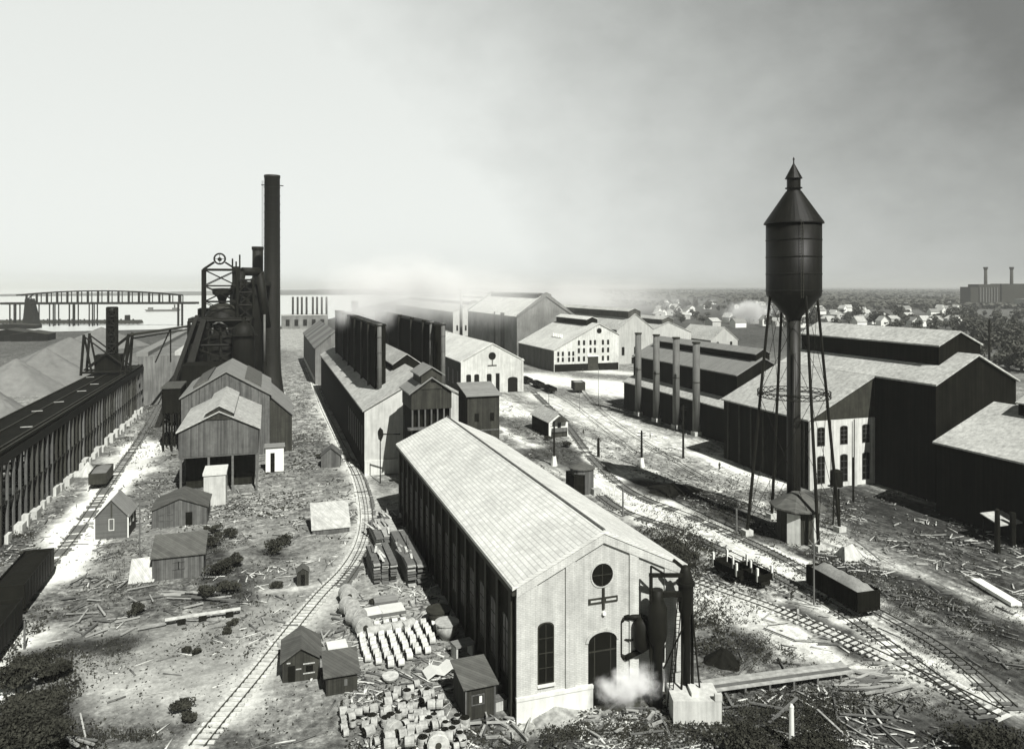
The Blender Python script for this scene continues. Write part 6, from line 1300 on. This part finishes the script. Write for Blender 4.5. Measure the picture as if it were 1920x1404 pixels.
# ------------------------------------------------------------------ distant town and woods
def town():
    rr = random.Random(44); pro = []
    for k, (w_, d_, e, z) in enumerate(((11, 14, 6, 10), (16, 11, 6, 9.5), (9, 12, 7, 12))):
        r = thing('town_house', 'x', 'house', (0, 0, 0)); local(r); w2 = w_ / 2
        MB().prism([(-w2, 0), (w2, 0), (w2, e), (0, z), (-w2, e)], 0, d_).build('wall', M['white' if k != 1 else 'farwall'], r); s = (z - e) / w2
        MB().prism([(-w2 - .6, e - .6 * s), (0, z), (w2 + .6, e - .6 * s), (w2 + .6, e - .6 * s + .4), (0, z + .4), (-w2 - .6, e - .6 * s + .4)], -.5, d_ + .5).build('roof', M['roof' if k else 'roofg'], r)
        MB().ext('f', 0, rect(-1, 1, 3.5, 5.5), 0, .1).build('window', M['glass'], r); pro.append(r)
    used = [False] * 3; spots = []
    for i in range(96):
        px = rr.uniform(1235, 1800); py = rr.choice((572, 578, 584, 591, 598, 606, 613)) + rr.uniform(-2, 2)
        if py > 600 and px < 1320: py -= 22
        spots.append((px, py))
    for i, (px, py) in enumerate(spots):
        x, y = G(px, py); k = i % 3; lb = 'pale gabled house among the trees of the distant town'
        if not used[k]: o = pro[k]; used[k] = True
        else: o = pro[k].copy() if False else dup(pro[k], (0, 0, 0))
        o.location = (x, y, 0); o.rotation_euler = (0, 0, rr.choice((0, .2, 1.57, 1.3, -.3))); o['label'] = lb; o['group'] = 'pale houses of the distant town'
    tp = [tree_proto('town_tree', 'x', 'tree', h, rx, n, 1.1, 300 + i, 'leafl', None, .5, 9) for i, (h, rx, n) in enumerate(((13, 7, 420), (10, 8, 420), (16, 7, 480)))]
    us = [False] * 3
    for i in range(230):
        g = i % 5
        if g < 3: px = rr.uniform(1235, 1830); py = rr.uniform(560, 618); lb = 'dark tree between the pale houses of the distant town'; gr = 'trees among the town houses'
        elif g == 3: px = rr.uniform(1640, 1935); py = rr.uniform(590, 640); lb = 'dark tree in the grove beyond the big roof at right'; gr = 'grove beyond the big roof'
        else: px = rr.uniform(1770, 1940); py = rr.uniform(600, 700); lb = 'near dark tree at the right edge under the distant factory'; gr = 'dark trees under the factory'
        if py > 606 and px < 1420: py -= 30
        x, y = G(px, py); k = i % 3
        if not us[k]: o = tp[k]; us[k] = True
        else: o = dup(tp[k], (0, 0, 0))
        sc_ = rr.uniform(.7, 1.25); o.location = (x, y, 0); o.scale = (sc_, sc_, sc_ * rr.uniform(.8, 1.1)); o.rotation_euler = (0, 0, rr.uniform(0, 6)); o['label'] = lb; o['group'] = gr
    # far woodland: one uneven mass of leaf clumps
    r_ = np.random.default_rng(9); n = 26000; t = r_.random(n); Z = 1500 + 7500 * t ** 1.6; a = r_.uniform(.12, .74, n); X = a * Z
    cl = fbm(X, Z, 420, 17, 4); k = cl > .47; X = X[k]; Z = Z[k]; n = len(X)
    p = np.stack([X * CT + Z * ST, Z * CT - X * ST, r_.uniform(1, 9, n) * (1 + Z / 9000)], 1); s = 4 + Z[:, None] / 450
    t1 = r_.normal(size=(n, 3)); t1 /= np.linalg.norm(t1, axis=1)[:, None]; t2 = np.cross(t1, r_.normal(size=(n, 3))); t2 /= np.linalg.norm(t2, axis=1)[:, None]; t1[:, 2] *= .4; t2[:, 2] *= .5
    q = np.stack([p - t1 * s, p + t2 * s, p + t1 * s, p - t2 * s], 1).reshape(-1, 3)
    me = bpy.data.meshes.new('woodland'); me.vertices.add(len(q)); me.vertices.foreach_set('co', q.astype('f').ravel()); me.loops.add(n * 4); me.loops.foreach_set('vertex_index', np.arange(n * 4, dtype='i'))
    me.polygons.add(n); me.polygons.foreach_set('loop_start', np.arange(0, n * 4, 4, dtype='i')); me.polygons.foreach_set('loop_total', np.full(n, 4, 'i')); me.update(calc_edges=True); me.materials.append(M['leafl'])
    o = bpy.data.objects.new('woodland', me); COL.objects.link(o); tag(o, 'far wooded plain reaching the horizon at right', 'woodland', None, 'stuff')
town()
# ------------------------------------------------------------------ people
def person(px, py, label, pose=0, rot=0, h=1.75):
    x, y = G(px, py); r = thing('person', label, 'person', (x, y, 0), rot); local(r)
    J = dict(pel=(0, 0, .95), sp=(0, .02, 1.2), ch=(0, .02, 1.42), nk=(0, .01, 1.53), hd=(0, -.02, 1.63), ht=(0, -.01, 1.73),
             hl=(-.1, 0, .9), kl=(-.11, -.05 if pose else .0, .5), al=(-.13, .08, .08), fl=(-.13, -.1, .04), hr=(.1, 0, .9), kr=(.12, -.12 if pose else 0, .5), ar=(.15, -.12 if pose else .02, .08), fr=(.15, -.28 if pose else -.14, .04),
             sl=(-.19, .02, 1.42), el=(-.27, .04, 1.14), wl=(-.24, -.12, .92), ml=(-.23, -.18, .84), sr=(.19, .02, 1.42), er=(.28, .0, 1.15), wr=(.25, -.2, .98), mr=(.24, -.27, .93))
    if pose == 2:
        for k in ('sp', 'ch', 'nk', 'hd', 'ht', 'sl', 'sr', 'el', 'er', 'wl', 'wr', 'ml', 'mr'):
            a = J[k]; dz = a[2] - .95; J[k] = (a[0], a[1] - dz * .75, .95 + dz * .62)
    rad = dict(pel=.15, sp=.14, ch=.16, nk=.06, hd=.1, ht=.07, hl=.1, kl=.07, al=.05, fl=.045, hr=.1, kr=.07, ar=.05, fr=.045, sl=.075, el=.055, wl=.04, ml=.045, sr=.075, er=.055, wr=.04, mr=.045)
    E = [('pel', 'sp'), ('sp', 'ch'), ('ch', 'nk'), ('nk', 'hd'), ('hd', 'ht'), ('pel', 'hl'), ('hl', 'kl'), ('kl', 'al'), ('al', 'fl'), ('pel', 'hr'), ('hr', 'kr'), ('kr', 'ar'), ('ar', 'fr'), ('ch', 'sl'), ('sl', 'el'), ('el', 'wl'), ('wl', 'ml'), ('ch', 'sr'), ('sr', 'er'), ('er', 'wr'), ('wr', 'mr')]
    ks = list(J); me = bpy.data.meshes.new('body'); me.from_pydata([J[k] for k in ks], [(ks.index(a), ks.index(b)) for a, b in E], []); me.materials.append(M['cloth'])
    o = bpy.data.objects.new('body', me); COL.objects.link(o); o.parent = r; o.modifiers.new('skin', 'SKIN'); o.modifiers.new('sub', 'SUBSURF').levels = 1; o.modifiers['sub'].render_levels = 1
    for i, k in enumerate(ks): me.skin_vertices[0].data[i].radius = (rad[k] * 1.15,) * 2; me.skin_vertices[0].data[i].use_root = (k == 'pel')
    hx = J['ht']; MB().lathe(hx[0], hx[1], [(.17, hx[2] - .02), (.17, hx[2]), (.1, hx[2] + .02), (.09, hx[2] + .11)], 10).build('hat', M['plankd'], r)
    hd = J['hd']; MB().lathe(hd[0], hd[1] - .045, [(.05, hd[2] - .09), (.085, hd[2] - .04), (.085, hd[2] + .04), (.05, hd[2] + .07)], 10).build('face', M['skin'], r, True)
    return r
person(1094, 815, 'person in dark work clothes walking on the sand right of the timber office', 1, .5); person(1126, 766, 'person in dark clothes standing near the black shed on the white plaza', 0, 0)
person(1219, 823, 'person in dark clothes standing before the black four stack shed', 0, 1.2); person(1349, 880, 'person in dark clothes striding on the bright strip by the tower', 1, -1); person(1483, 1124, 'person stooping over planks left of the gravel gondola', 2, .9)
person(1093, 697, 'tiny person on the white plaza before the office block', 0, 0); person(1608, 1128, 'person in dark clothes standing at the right end of the gravel gondola', 0, 2)
# ------------------------------------------------------------------ steam and smoke
def puff(name, label, cat, loc, size, dens, seed, ns=.16, cut=.42, bright=.985):
    m = bpy.data.materials.new(name + '_air'); m.use_nodes = True; t = m.node_tree; t.nodes.clear(); out = N(t, 'ShaderNodeOutputMaterial'); pv = N(t, 'ShaderNodeVolumePrincipled')
    pv.inputs['Color'].default_value = (bright, bright * 1.01, bright * .99, 1); pv.inputs['Anisotropy'].default_value = -.42
    tc = N(t, 'ShaderNodeTexCoord'); ln = N(t, 'ShaderNodeVectorMath', operation='LENGTH'); t.links.new(tc.outputs['Object'], ln.inputs[0])
    fall = math_(t, 'SUBTRACT', 1.0, ln.outputs['Value'], clamp=True)
    g = N(t, 'ShaderNodeNewGeometry'); n = N(t, 'ShaderNodeTexNoise', i_Scale=ns, i_Detail=4.0, i_Roughness=.6); ad = N(t, 'ShaderNodeVectorMath', operation='ADD'); ad.inputs[1].default_value = (seed * 13., 0, 0)
    t.links.new(g.outputs['Position'], ad.inputs[0]); t.links.new(ad.outputs[0], n.inputs[0])
    d = math_(t, 'SUBTRACT', math_(t, 'ADD', n.outputs[0], math_(t, 'MULTIPLY', fall, .5)), cut + .14); d = math_(t, 'MAXIMUM', d, 0.0)
    d = math_(t, 'MULTIPLY', math_(t, 'MULTIPLY', d, fall), dens * 6); t.links.new(d, pv.inputs['Density']); t.links.new(pv.outputs[0], out.inputs['Volume'])
    mb = MB(); n_ = 20; prof = [(max(.001, math.sin(math.pi * k / 10)), -math.cos(math.pi * k / 10)) for k in range(11)]; mb.lathe(0, 0, prof, n_); o = mb.build(name, m)
    o.location = loc; o.scale = size; tag(o, label, cat, None, 'stuff'); return o
a = cam2w(-44, 285); puff('smoke', 'white smoke drifting up from the boiler stacks against the pale sky', 'smoke', (a[0], a[1], 44), (42, 34, 18), .05, 1, .06, .42)
a = cam2w(-52, 262); puff('smoke', 'thin grey smoke wisp over the front of the black stack screens', 'smoke', (a[0], a[1], 36), (20, 24, 9), .05, 2, .12, .46)
a = cam2w(-25, 420); puff('smoke', 'broad hazy smoke bank behind the white shop and grey hall', 'smoke', (a[0], a[1], 40), (70, 60, 24), .009, 3, .03, .38)
a = cam2w(60, 640); puff('smoke', 'pale smoke veil hanging over the far sheds', 'smoke', (a[0], a[1], 35), (150, 120, 26), .006, 4, .02, .36)
a = cam2w(14.0, 79.2); puff('steam', 'white steam billowing low across the doorway of the brick gable', 'steam', (a[0] - 1.6, a[1] - .2, 2.9), (5.6, 2.2, 2.6), .9, 5, .8, .48)
a = cam2w(290, 900); puff('smoke', 'white smoke puff over the town beside the water tower leg', 'smoke', (a[0], a[1], 14), (40, 34, 20), .09, 6, .05, .42)
# ------------------------------------------------------------------ haze
m = bpy.data.materials.new('haze_air'); m.use_nodes = True; t = m.node_tree; t.nodes.clear(); out = N(t, 'ShaderNodeOutputMaterial'); pv = N(t, 'ShaderNodeVolumePrincipled')
pv.inputs['Color'].default_value = (.72, .74, .72, 1); pv.inputs['Density'].default_value = HAZE if 'HAZE' in globals() else .00011; pv.inputs['Anisotropy'].default_value = -.05; t.links.new(pv.outputs[0], out.inputs['Volume'])
o = MB().box(-27000, 31000, -1200, 35500, -9, 130).build('haze', m); tag(o, 'thin pale industrial haze over the whole plain', 'haze', None, 'stuff')

x, y = G(380, 1163); t = thing('timber_beam', 'long beam propped on dark blocks on the bare ground below the shrubs', 'beam', (x, y, 0), .06); local(t)
MB().box(-4.6, 4.8, -.2, .2, .75, 1.0).build('beam', M['tie'], t)
for a in (-2.6, 0, 3.4): MB().box(a - .5, a + .5, -.3, .4, -.1, .74).build('block', M['iron'], t)
